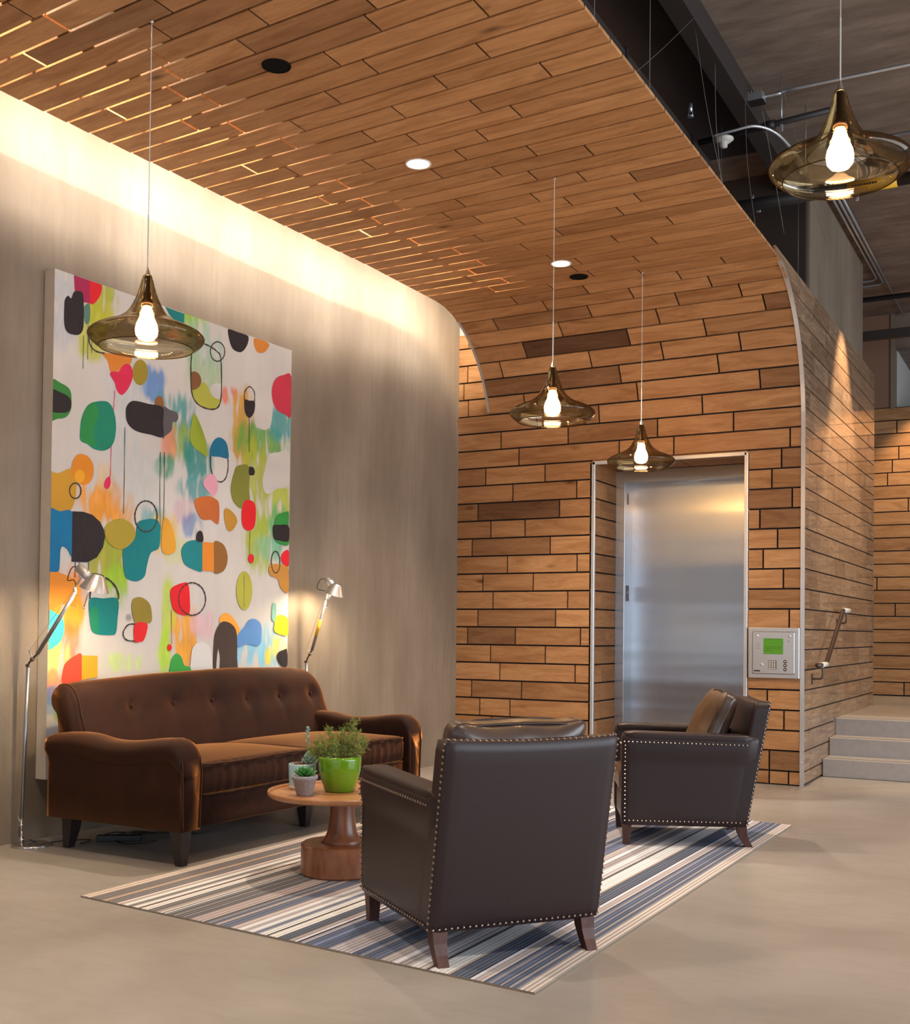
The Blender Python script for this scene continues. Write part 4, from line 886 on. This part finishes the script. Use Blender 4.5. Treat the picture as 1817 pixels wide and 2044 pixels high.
bm = B(); lathe(bm, [(0, .092), (.058, .090)], seg=24); obj('soil', bm, M['moss'], p3)
bm = B()
for i in range(26):
    a = i * 2.4; t = i / 26
    fleaf(bm, Vector((math.cos(a) * .008, math.sin(a) * .008, .092 + .018 * t)), Vector((math.cos(a), math.sin(a), .28 + 1.5 * t * t)), Vector((0, 0, 1)), .068 * (1 - .45 * t), .013 * (1 - .3 * t), .0042)
obj('leaves', bm, M['succ_green'], p3, True)

# ------------------------------------------------------------------ floor lamps
def floor_lamp(pts, label, base_c, seg_yellow=False, k=1.0, cab=True):
    """pts in the plane of the lamp: base, pole foot, pole top, elbow, arm end, head"""
    (bx, by) = base_c
    l = thing('floor_reading_lamp', (bx, by, 0), label, 'floor lamp', 'silver articulated reading lamps')
    O = Vector((bx, by, 0))
    def A(name, bm, mat, par=None, smooth=True): off(bm, -O); return obj(name, bm, mat, par or l, smooth)
    bm = B(); lathe(bm, [(0, 0), (.113, 0), (.115, .004), (.113, .010), (.10, .013), (0, .014)], (bx, by, 0), 56); A('base', bm, M['chrome'])
    f, j0, p0, p1, e1, a0, a1, n1, h0, h1, s0, s1 = [Vector(p) for p in pts]
    bm = B(); tube(bm, [f, f + (j0 - f) * .35], .012, 14); tube(bm, [f, j0], .005, 10); ball(bm, j0, .013); tube(bm, [j0, p0], .008, 10); A('pole_foot', bm, M['chrome'])
    bm = B(); tube(bm, [j0, j0 + Vector((-.035, 0, .05)) * 1.0], .0035, 8); A('release_lever', bm, M['satin'])
    bm = B(); tube(bm, [p0, p1], [.0105, .0115], 14); po_ = A('pole', bm, M['pole'])
    bm = B(); tube(bm, crom([p1, p1 + Vector((.002, 0, .02)), e1, a0], 5), .006, 8); ball(bm, e1 + Vector((.008, -.01, -.004)), .013); ball(bm, p1 + Vector((-.012, 0, .01)), .009); A('elbow_joint', bm, M['bronze'])
    bm = B(); tube(bm, [e1, e1 + Vector((-.03, 0, .045))], .004, 8); A('tension_lever', bm, M['satin'])
    bm = B(); tube(bm, [a0, a1], [.012, .0105], 14); ar = A('arm', bm, M['pole'])
    if seg_yellow:
        u, v = a0.lerp(a1, .30), a0.lerp(a1, .62); bm = B(); tube(bm, [u, v], .0125, 14); q = A('yellow_sleeve', bm, M['yellow']); q['label'] = 'yellow sleeve round the silver arm'
    bm = B(); tube(bm, [e1 + Vector((-.03, 0, .045)), a1 + Vector((-.02, 0, .01))], .0009, 4); A('tension_wire', bm, M['bronze'])
    bm = B(); tube(bm, [a1, n1], .009, 8); ball(bm, n1, .010); tube(bm, [n1, (h0 + h1) / 2], .005, 8); A('neck', bm, M['satin'])
    ax = (h1 - h0).normalized(); bm = B(); tube(bm, [h0 - ax * .004, h0, h0 + ax * .012, h1 - ax * .03, h1], [.012, .022, .027, .027, .024], 20); hd = A('lamp_head', bm, M['satin'])
    dn = (s1 - s0).normalized(); bm = B(); tube(bm, [s0, s0 + dn * .004, s1], [.032 * k, .036 * k, .083 * k], 36, False)
    sh = A('lamp_shade', bm, M['satin'])
    bm = B(); tube(bm, [s0 + dn * .003, s0 + dn * .006, s1 - dn * .001], [.001, .033 * k, .080 * k], 36, False); A('shade_lining', bm, M['white'], sh)
    bm = B(); c_ = s0.lerp(s1, .50); ball(bm, c_, .020, 1, 1, 1.2); A('bulb', bm, M['lamp_bulb'], sh)
    bm = B(); q0 = s1 + Vector((-.035, -.01, -.002)); tube(bm, [q0 + dn * -.03, q0 + Vector((-.035, 0, -.10))], .0022, 6); tube(bm, [q0 + dn * -.03 + Vector((.012, 0, 0)), q0 + Vector((-.033, 0, -.10))], .0018, 6); ball(bm, q0 + Vector((-.035, 0, -.102)), .006); A('handle_rod', bm, M['chrome'], sh)
    bm = B(); tube(bm, crom([h0, h0 + Vector((-.05, 0, 0)), h0 + Vector((-.085, 0, -.07)), n1 + Vector((-.005, 0, .045)), n1 + Vector((.012, 0, .0)), a1 + Vector((.006, -.004, -.02))], 6), .0028, 6); A('head_cable', bm, M['rubber'], hd)
    return l, c_
yl = 4.72
l1, b1 = floor_lamp([(-5.368, yl, .012), (-5.371, yl, .116), (-5.372, yl, .150), (-5.340, yl, 1.027), (-5.307, yl, 1.077), (-5.267, yl, 1.106), (-4.973, yl, 1.46), (-4.981, yl, 1.482), (-4.953, yl, 1.600), (-4.868, yl, 1.540), (-4.800, yl, 1.556), (-4.828, yl, 1.474)],
    'silver reading lamp on a round chrome base, left of the sofa', (-5.30, 4.735), False, 1.0)
y2 = 7.40
l2, b2 = floor_lamp([(-5.25, y2, .012), (-5.253, y2, .116), (-5.255, y2, .150), (-5.291, y2, 1.000), (-5.262, y2, 1.073), (-5.240, y2, 1.100), (-5.115, y2, 1.490), (-5.108, y2, 1.515), (-5.115, y2, 1.655), (-5.050, y2, 1.610), (-5.010, y2, 1.615), (-5.036, y2, 1.535)],
    'silver reading lamp with yellow sleeved arm rising behind the right end of the sofa', (-5.235, 7.40), True, 1.0)

# cords and power strip under the sofa
bm = B(); tube(bm, crom([(-5.33, 4.74, .03), (-5.30, 4.80, .008), (-5.20, 4.92, .010), (-5.14, 5.02, .006), (-5.10, 4.97, .006), (-5.09, 4.90, .006)], 8), .0035, 6)
tube(bm, crom([(-5.371, 4.72, .116), (-5.385, 4.715, .08), (-5.375, 4.715, .03)], 6), .003, 6)
tag(obj('lamp_cord', bm, M['rubber'], None, True), 'black cord running from the left lamp base under the sofa', 'cord')
ps = thing('power_strip', (-4.98, 5.10, 0), 'black power strip with tangled cords on the floor under the sofa', 'power strip', rz=.6)
bm = B(); box(bm, -.13, .13, -.03, .03, 0, .035, .006, 2); obj('body', bm, M['rubber'], ps)
bm = B(); tube(bm, crom([(-.1, .02, .03), (-.05, .12, .03), (.10, .16, .02), (.25, .22, .01), (.42, .20, .006), (.60, .30, .006)], 8), .004, 6); tube(bm, crom([(.05, -.02, .04), (.16, -.05, .05), (.2, .02, .04), (.1, .04, .05), (.0, -.03, .045)], 8), .004, 6)
tube(bm, crom([(-.02, -.05, .01), (.06, -.12, .006), (.18, -.10, .006), (.22, -.02, .006)], 8), .0035, 6); obj('cable', bm, M['rubber'], ps, True)

# ------------------------------------------------------------------ pendants
def pendant(x, y, zr, ztop, label):
    p = thing('glass_pendant_lamp', (x, y, zr), label, 'pendant lamp', 'smoked glass pendant lamps')
    L = ztop - zr
    bm = B(); tube(bm, [(0, 0, .385), (0, 0, .60), (0, 0, L)], .0022, 6); tube(bm, [(0, 0, .385), (0, 0, .64)], .0034, 6)
    o = obj('cord', bm, M['white'], p)
    bm = B(); lathe(bm, [(.002, L), (.009, L - .001), (.009, L - .005), (.003, L - .007)], seg=16); obj('ceiling_canopy', bm, M['alu'], p, True)
    bm = B(); lathe(bm, [(.0025, .392), (.004, .385), (.014, .352), (.0165, .350), (.0165, .346)], seg=24, cap1=True); obj('cord_cap', bm, M['satin'], p, True)
    outer = crom([(.0185, .350, 0), (.027, .325, 0), (.036, .290, 0), (.054, .236, 0), (.083, .180, 0), (.115, .148, 0), (.160, .122, 0), (.215, .100, 0), (.255, .078, 0), (.271, .056, 0), (.262, .034, 0), (.240, .014, 0), (.217, 0, 0)], 4)
    bm = B(); lathe(bm, [(v.x, v.y) for v in outer], seg=72); obj('glass_shade', bm, M['smoke'], p, True)
    bm = B(); ring_pts = [(.217 * math.cos(a), .217 * math.sin(a), 0) for a in [2 * PI * i / 72 for i in range(73)]]; tube(bm, ring_pts, .0026, 6, False); obj('glass_rim', bm, M['smoke'], p, True)
    bm = B(); lathe(bm, [(.013, .346), (.013, .27), (.018, .265), (.018, .235), (.026, .228), (.028, .200), (.020, .198)], seg=24, cap1=True); obj('socket', bm, M['bronze'], p, True)
    bm = B(); lathe(bm, [(.018, .200), (.025, .18), (.033, .15), (.048, .115), (.053, .088), (.049, .062), (.035, .044), (.015, .036), (.001, .035)], seg=24); obj('bulb', bm, M['bulb'], p, True)
    return p
pendant(-3.880, 4.095, 2.589, 4.16, 'smoked glass pendant hanging in front of the painting')
pendant(-2.921, 6.713, 2.600, 4.16, 'middle smoked glass pendant hanging before the curved wood wall')
pendant(-3.056, 8.807, 2.586, 4.16, 'smallest looking smoked glass pendant, just above the lift door')
pendant(-.808, 4.649, 3.050, 5.46, 'large looking smoked glass pendant at upper right under the concrete ceiling')

# ------------------------------------------------------------------ ceiling fittings
def downlight(x, y, lit, label):
    d = thing('recessed_downlight' if lit else 'ceiling_speaker', (x, y, ZC), label, 'downlight' if lit else 'ceiling speaker')
    r = .068 if lit else .062
    bm = B(); lathe(bm, [(r, -.001), (r + .004, -.005), (r + .012, -.006), (r + .014, -.002), (r + .014, .002)], seg=40); obj('trim_ring', bm, M['white'] if lit else M['speaker'], d, True)
    bm = B(); disc_up(bm, (0, 0, -.003), r, 32); obj('lens' if lit else 'grille', bm, M['downlight'] if lit else M['speaker'], d)
downlight(-3.586, 6.125, True, 'lit round downlight in the wood ceiling above the armchairs')
downlight(-3.553, 8.306, True, 'lit round downlight in the wood ceiling near the lift')
downlight(-3.613, 4.717, False, 'black round fitting in the wood ceiling at upper left')
downlight(-3.552, 8.677, False, 'small black round fitting just beyond the far downlight')

# ------------------------------------------------------------------ entry panel
en = thing('entry_panel', (-2.234, YB, 1.109), 'square steel entry keypad panel with green screen beside the lift', 'entry panel')
W_, H_ = .213, .2135
bm = B(); box(bm, -W_, W_, -.022, -.002, -H_, H_, .008, 3); obj('frame', bm, M['satin'], en, False)
bm = B(); box(bm, -.178, .178, -.0245, -.020, -.178, .178); obj('groove', bm, M['bronze'], en)
bm = B(); box(bm, -.174, .174, -.028, -.022, -.174, .174, .002, 1); fp = obj('face_plate', bm, M['satin'], en)
def px(a, b): return ((a - 850) / 1270 * .426, -(b - 945) / 1370 * .427)
def prect(x0, y0, x1, y1): a, b = px(x0, y0), px(x1, y1); return a[0], b[0], b[1], a[1]
x0, x1, z0, z1 = prect(605, 555, 1092, 978)
bm = B(); box(bm, x0 - .003, x1 + .003, -.0295, -.027, z0 - .003, z1 + .003); obj('screen_bezel', bm, M['galv'], en)
bm = B(); box(bm, x0, x1, -.0305, -.029, z0, z1); scn = obj('screen', bm, M['lcd'], en)
bm = B()
def textbar(xa, xb, yy, hh=16):
    x = xa
    while x < xb:
        w = 10 + random.random() * 18; a = prect(x, yy, min(x + w, xb), yy + hh * (.6 + .4 * random.random())); box(bm, a[0], a[1], -.0309, -.0303, a[2], a[3]); x += w + 9
textbar(660, 760, 570); textbar(770, 860, 570); textbar(890, 1040, 570)
for yy, xe in ((775, 1060), (825, 1050), (880, 830)): textbar(640, xe, yy, 22)
obj('screen_text', bm, M['screen_ink'], scn)
for ix in range(3):
    for iy in range(4):
        a = px(770 + 58 * ix, 1187 + 57 * iy); bm = B(); box(bm, a[0] - .0066, a[0] + .0066, -.034, -.027, a[1] - .0066, a[1] + .0066, .0015, 1); obj('key', bm, M['white'], en)
bm = B(); a = prect(738, 1150, 928, 1385); box(bm, a[0], a[1], -.0288, -.027, a[2], a[3]); obj('keypad_plate', bm, M['bronze'], en)
def dome(name, X, Y, r, mat, h=.35):
    a = px(X, Y); bm = B(); ball(bm, (a[0], -.028, a[1]), r, 1, h, 1, 18, 10); return obj(name, bm, mat, en, True)
for X in (455, 1252): dome('lock', X, 485, .0125, M['chrome'], .9)
for Y in (1175, 1278, 1385):
    o = dome('call_button', 1142, Y, .0155, M['bronze'], .3)
    a = px(1142, Y); bm = B(); box(bm, a[0] - .007, a[0] + .007, -.0336, -.0326, a[1] - .003, a[1] + .003); obj('button_mark', bm, M['white'], o)
dome('sensor', 560, 1265, .0145, M['galv'], .4); dome('microphone_hole', 1222, 625, .0045, M['rubber'], .3)
bm = B()
for i in range(5):
    for j in range(4):
        a = px(415 + 24 * i, 690 + 45 * j); ball(bm, (a[0], -.028, a[1]), .0022, 1, .3, 1, 6, 4)
obj('speaker_holes', bm, M['bronze'], en)
a = prect(365, 1418, 522, 1455); bm = B(); box(bm, a[0], a[1], -.0290, -.027, a[2], a[3]); obj('name_plate', bm, M['bronze'], en)

# ------------------------------------------------------------------ handrail
hr = thing('handrail', (-1.9, 10.6, 1.0), 'short bronze handrail on brackets rising beside the steps', 'handrail')
O = Vector((-1.9, 10.6, 1.0))
def Hh(name, bm, mat, par=None): off(bm, -O); return obj(name, bm, mat, par or hr, True)
bm = B(); tube(bm, [(-1.9, 9.98, 1.008), (-1.9, 10.36, 1.010), (-1.9, 11.18, 1.492), (-1.9, 11.20, 1.500)], .020, 16); Hh('rail', bm, M['bronze'])
bm = B(); tube(bm, [(-1.9, 10.14, 1.0085), (-1.9, 10.37, 1.0105)], .0225, 16); Hh('sleeve', bm, M['white'])
bm = B(); tube(bm, [(-1.9, 11.19, 1.497), (-1.9, 11.50, 1.498)], .0225, 16); Hh('sleeve', bm, M['white'])
for y, z in ((10.20, 1.0), (11.36, 1.49)):
    bm = B(); tube(bm, crom([(-1.9, y, z - .01), (-1.9, y, z - .085), (-1.915, y, z - .11), (-1.985, y, z - .112)], 5), .008, 10); br = Hh('bracket', bm, M['bronze'])
    bm = B(); box(bm, -1.989, -1.983, y - .018, y + .018, z - .16, z - .07, .003, 2); obj_ = off(bm, -O); obj('bracket_plate', bm, M['bronze'], br)

# ------------------------------------------------------------------ overhead services
def pipe(name, pts, r, mat, label, cat, group=None, seg=10):
    bm = B(); tube(bm, pts, r, seg); return tag(obj(name, bm, mat, None, True), label, cat, group)
bm = B(); 
pipe('ceiling_conduit', crom([(-2.03, 10.9, 5.43), (-2.03, 13.98, 5.43)], 2) + [Vector((-2.035, 14.08, 5.43)), Vector((-2.08, 14.14, 5.43)), Vector((-2.4, 14.15, 5.43))], .012, M['galv'], 'silver conduit nearest the lift shaft, turning behind it', 'conduit', 'silver conduits on the concrete ceiling')
pipe('ceiling_conduit', crom([(-1.985, 10.9, 5.43), (-1.985, 14.18, 5.43)], 2) + [Vector((-1.99, 14.28, 5.43)), Vector((-2.03, 14.34, 5.43)), Vector((-2.4, 14.35, 5.43))], .013, M['galv'], 'middle silver conduit of three beside the lift shaft', 'conduit', 'silver conduits on the concrete ceiling')
pipe('ceiling_conduit', [(-1.942, 10.9, 5.43), (-1.948, 15.8, 5.43)], .012, M['galv'], 'longest silver conduit running straight back along the ceiling', 'conduit', 'silver conduits on the concrete ceiling')
pipe('ceiling_conduit', crom([(-2.10, 8.76, 5.36), (-1.95, 8.775, 5.37), (-1.85, 8.78, 5.385), (-.4, 8.78, 5.385)], 4), .013, M['galv'], 'silver conduit crossing the ceiling from the junction box', 'conduit', 'silver conduits on the concrete ceiling')
pipe('ceiling_conduit', [(-1.60, 9.98, 5.385), (.5, 9.96, 5.385)], .016, M['galv'], 'silver conduit crossing the ceiling behind the right pendant', 'conduit', 'silver conduits on the concrete ceiling')
pipe('ceiling_conduit', crom([(-2.40, 8.50, 5.02), (-2.25, 8.52, 5.04), (-2.10, 8.56, 5.06), (-1.98, 8.70, 5.04), (-1.90, 8.95, 4.98), (-1.86, 9.15, 4.92)], 6), .012, M['galv'], 'bent silver conduit curving down behind the right pendant', 'conduit', 'silver conduits on the concrete ceiling')
sp2 = thing('ceiling_sprinkler_pipe', (-2.0, 8.68, 5.10), 'thin black sprinkler pipe with a coupling, left of the big pendant neck', 'pipe')
bm = B(); tube(bm, [(-.58, .07, 0), (.50, -.06, 0)], .024, 14); obj('pipe', bm, M['black'], sp2, True)
bm = B(); tube(bm, [(-.06, .007, 0), (.02, -.002, 0)], .034, 14); obj('coupling', bm, M['black'], sp2, True)
bp = thing('ceiling_water_main', (-2.0, 9.70, 4.90), 'thick black pipe with a yellow marker band at upper right', 'pipe')
bm = B(); tube(bm, [(-1.2, .02, 0), (.51, -.01, 0)], .050, 20); obj('pipe', bm, M['black'], bp, True)
bm = B(); tube(bm, [(.38, -.008, 0), (.76, -.017, 0)], .054, 20); q = obj('marker_band', bm, M['yellow'], bp, True); q['label'] = 'yellow marker band'
bm = B(); 
for i in range(9): box(bm, .42 + .022 * i, .434 + .022 * i, -.060 - .012, -.058 - .011, -.012 - .006, .004 - .006)
obj('band_lettering', bm, M['rubber'], q)
bm = B(); tube(bm, [(.74, -.016, 0), (2.6, -.06, 0)], .050, 20); obj('pipe', bm, M['black'], bp, True)
pipe('ceiling_pipe', [(-2.6, 14.47, 5.30), (1.5, 14.42, 5.30)], .030, M['black'], 'thin black pipe crossing in front of the far wall', 'pipe', 'black pipes overhead', 14)
bm = B(); box(bm, -2.6, 1.5, 14.40, 14.48, 4.80, 4.905); tag(obj('ceiling_channel', bm, M['dark_duct']), 'dark steel channel crossing low before the far hall', 'steel channel')
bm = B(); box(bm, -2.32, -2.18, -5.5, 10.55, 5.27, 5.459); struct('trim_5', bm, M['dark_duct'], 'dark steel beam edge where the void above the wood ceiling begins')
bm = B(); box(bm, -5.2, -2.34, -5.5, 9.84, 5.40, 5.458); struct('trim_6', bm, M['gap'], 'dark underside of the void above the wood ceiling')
dc = thing('ceiling_duct', (-2.78, 8.2, 4.85), 'black ductwork running in the void above the wood ceiling', 'duct')
bm = B(); box(bm, -.30, .15, -7.5, 1.2, -.10, .30, .01, 1); obj('duct_body', bm, M['dark_duct'], dc)
for i in range(6):
    bm = B(); box(bm, -.31, .16, -7 + 1.5 * i, -6.96 + 1.5 * i, -.11, .31); obj('duct_flange', bm, M['black'], dc)
bm = B(); box(bm, -3.0, -2.12, 10.50, 10.585, 4.22, 5.45); struct('shaft_shade', bm, M['dark_duct'], 'dark sheet standing in for the shade on the front of the lift shaft')  # added dark sheet for the shade on the shaft's concrete front
jb = thing('junction_box', (-2.13, 8.70, 5.33), 'small galvanised junction box at the end of the crossing conduit', 'junction box')
bm = B(); box(bm, -.065, .065, -.05, .05, -.03, .03, .004, 1); obj('body', bm, M['galv'], jb)
bm = B(); box(bm, -.068, .068, -.053, .053, -.036, -.03, .002, 1); obj('cover', bm, M['black'], jb)
bm = B()
for i in range(5): tube(bm, [(-.05 + .024 * i, -.03, .03), (-.05 + .024 * i, -.03, .05)], .006, 6)
obj('connector', bm, M['galv'], jb)
def spr(x, y, z, label, k=1.0):
    t = thing('ceiling_sprinkler', (x, y, z), label, 'sprinkler head', 'sprinkler heads overhead')
    bm = B(); tube(bm, [(0, 0, 0), (0, 0, .05 * k)], .012 * k, 8); lathe(bm, [(.001, -.03 * k), (.02 * k, -.03 * k), (.02 * k, -.025 * k), (.001, -.025 * k)], seg=12); obj('body', bm, M['galv'], t, True)
    bm = B(); tube(bm, [(-.012 * k, 0, 0), (-.012 * k, 0, -.026 * k)], .003 * k, 6); tube(bm, [(.012 * k, 0, 0), (.012 * k, 0, -.026 * k)], .003 * k, 6); obj('yoke', bm, M['galv'], t, True)
spr(-2.42, 9.80, 4.97, 'left of the two small sprinkler fittings beside the wood ceiling edge'); spr(-2.40, 9.93, 4.94, 'right of the two small sprinkler fittings beside the wood ceiling edge')
spr(-1.44, 8.30, 5.03, 'bronze sprinkler head just right of the big pendant neck', 1.2); spr(-2.44, 8.05, 5.03, 'upper sprinkler fitting above the wood ceiling edge', 1.2)
dt = thing('smoke_detector', (-2.36, 8.64, 5.02), 'cream bell shaped detector hanging near the wood ceiling edge', 'detector')
bm = B(); lathe(bm, [(.001, .03), (.075, .028), (.078, .018), (.05, -.005), (.032, -.01), (.030, -.04), (.001, -.045)], seg=28); obj('body', bm, M['cream'], dt, True)
# suspension rods and wires
wires = [((-2.06, 5.20, ZC + .03), (-2.06, 5.20, 5.44)), ((-2.06, 6.03, ZC + .03), (-2.06, 6.03, 5.44)), ((-2.06, 7.62, ZC + .03), (-2.20, 7.35, 5.25)), ((-2.10, 5.75, ZC + .03), (-2.18, 7.25, 5.27)),
         ((-2.25, 8.2, 4.5), (-2.22, 7.9, 5.27)), ((-2.10, 8.6, 4.3), (-2.16, 8.5, 5.30)), ((-2.0, 9.1, 4.4), (-2.05, 8.55, 5.2)), ((-1.86, 10.1, 4.6), (-1.9, 8.6, 5.3)), ((-2.35, 8.55, ZC + .04), (-2.35, 8.55, 5.1)), ((-2.10, 10.1, 4.2), (-2.10, 10.1, 5.45))]
labs = ['nearest', 'second', 'third', 'slanting', 'fourth', 'fifth', 'sixth', 'seventh', 'eighth', 'last']
for (a, b), w in zip(wires, labs):
    bm = B(); m_ = [(a[i] + b[i]) / 2 for i in range(3)]; m_[0] += random.uniform(-.02, .02); m_[1] += random.uniform(-.03, .03)
    straight = w in ('nearest', 'second', 'eighth', 'last')
    tube(bm, [a, b] if straight else crom([a, m_, b], 6), .0019, 5)
    tag(obj('hanger_wire', bm, M['wire'], None, True), w + ' hanger wire above the wood ceiling edge, counted from the camera', 'hanger wire', 'hanger wires over the wood ceiling edge')
for (x, y, z0, z1, lb) in ((-1.93, 8.67, 5.06, 5.45, 'pipe hanger rod above the thin black pipe'), (-1.80, 8.90, 4.80, 5.30, 'threaded rod just left of the right pendant'), (-1.55, 9.70, 4.82, 5.45, 'hanger rod over the thick black pipe left of its yellow band')):
    h_ = thing('pipe_hanger', (x, y, z0), lb, 'pipe hanger', 'pipe hangers on the ceiling')
    bm = B(); tube(bm, [(0, 0, 0), (0, 0, z1 - z0)], .005, 6); obj('rod', bm, M['galv'], h_, True)
    bm = B(); box(bm, -.012, .012, -.012, .012, -.03, .03, .003, 1); obj('clamp', bm, M['galv'], h_)

# ------------------------------------------------------------------ lights
def area(name, loc, rot, sx, sy, col, power, spread=180):
    l = bpy.data.lights.new(name, 'AREA'); l.shape = 'RECTANGLE'; l.size = sx; l.size_y = sy; l.color = col; l.energy = power; l.spread = math.radians(spread)
    o = bpy.data.objects.new(name, l); COL.objects.link(o); o.location = loc; o.rotation_euler = rot; return o
def spot(name, loc, target, col, power, angle, blend=.4, r=.04):
    l = bpy.data.lights.new(name, 'SPOT'); l.color = col; l.energy = power; l.spot_size = math.radians(angle); l.spot_blend = blend; l.shadow_soft_size = r
    o = bpy.data.objects.new(name, l); COL.objects.link(o); o.location = loc
    d = Vector(target) - Vector(loc); o.rotation_euler = d.to_track_quat('-Z', 'Y').to_euler(); return o
WARM = (1, .86, .68)
cove = area('cove_strip_light', (-4.985, 3.7, 4.44), (0, math.radians(28), -.0425), .07, 11.6, (1, .90, .76), 135)
area('cove_strip_light', (-4.62, 3.7, 4.46), (0, 0, -.0425), .05, 11.6, (1, .82, .58), 230)  # second strip, added to light the plank gaps from above
for (x, y, lb) in ((-3.60, 2.9, 'added unseen downlight over the front of the lobby'), (-3.60, .9, 'added unseen downlight above the camera'), (-3.6, -1.2, 'added unseen downlight behind the camera')): downlight(x, y, True, lb)  # added out of view for floor light and warm bands in the door
for i, (x, y, p) in enumerate(((-3.586, 6.125, 170), (-3.553, 8.306, 230), (-3.60, 2.9, 110), (-3.6, .9, 120), (-3.6, -1.2, 80))):  # the trailing entries belong to the added downlights
    spot('downlight_beam', (x, y, 4.14), (x, y, 0), WARM, p, 96, .8, .05)
spot('wall_washer', (-1.52, 11.55, 4.95), (-1.80, 11.7, 2.0), (1, .74, .46), 330, 56, .5, .03)
spot('wall_washer', (-1.2, 15.1, 4.9), (-1.6, 15.85, 2.2), (1, .74, .46), 200, 70, .5, .03)
spot('fill_spot', (.4, 7.0, 5.35), (-.2, 7.6, 0), WARM, 300, 90, .7, .06)  # added out-of-view spot that fills the room lighting
spot('fill_spot', (.8, 2.0, 5.35), (.2, 2.2, 0), WARM, 260, 95, .7, .06)  # added out-of-view spot for the near floor
area('daylight_fill', (6.6, 5.0, 2.3), (0, math.radians(90), 0), 3.6, 12, (.84, .92, 1.0), 420)  # added panel for unseen daylight on the open right side, no window built
area('daylight_fill', (0.5, -5.2, .95), (math.radians(90), 0, 0), 10, 1.1, (.70, .85, 1.0), 34)  # added low bright band, shaped for the lift door's reflection
area('daylight_fill', (0.5, -5.2, 3.2), (math.radians(90), 0, 0), 10, .5, (.9, .95, 1.0), 14)  # added upper band, also for the door reflection
w = bpy.data.worlds.new('World'); SC.world = w; w.use_nodes = True
w.node_tree.nodes['Background'].inputs[0].default_value = (.80, .88, 1, 1); w.node_tree.nodes['Background'].inputs[1].default_value = .16

# ------------------------------------------------------------------ camera
cd = bpy.data.cameras.new('camera'); cam = bpy.data.objects.new('camera', cd); COL.objects.link(cam); SC.camera = cam
R3 = Matrix(((0.8807882542413056, 0.00041158329637444184, 0.47351017073526863), (0.47338131660343397, -0.024109153553772304, -0.8805276133124503), (0.011053518957893674, 0.9997092473885147, -0.021429895112592388)))
R3 = R3.transposed().normalized().transposed()
cam.matrix_world = Matrix.Translation((0, 0, .17 * 7.44)) @ R3.to_4x4()
cd.sensor_fit = 'VERTICAL'; cd.sensor_height = 24; cd.lens = 2300.92 / 2044 * 24
cd.shift_x = (908.5 - 908) / 2044; cd.shift_y = (1210 - 1022) / 2044
cd.clip_start = .05; cd.clip_end = 100
vs_ = SC.view_settings
SC.display_settings.display_device = 'sRGB'
vs_.view_transform = 'Standard'; vs_.look = 'None'; vs_.exposure = 0.95; vs_.gamma = 1; vs_.use_curve_mapping = False
cy = SC.cycles
cy.use_denoising = True; cy.max_bounces = 8; cy.diffuse_bounces = 4; cy.glossy_bounces = 4; cy.transparent_max_bounces = 12; cy.sample_clamp_indirect = 6; cy.blur_glossy = .5
cy.caustics_reflective = False; cy.caustics_refractive = False
try: cy.denoiser = 'OPENIMAGEDENOISE'
except Exception: pass
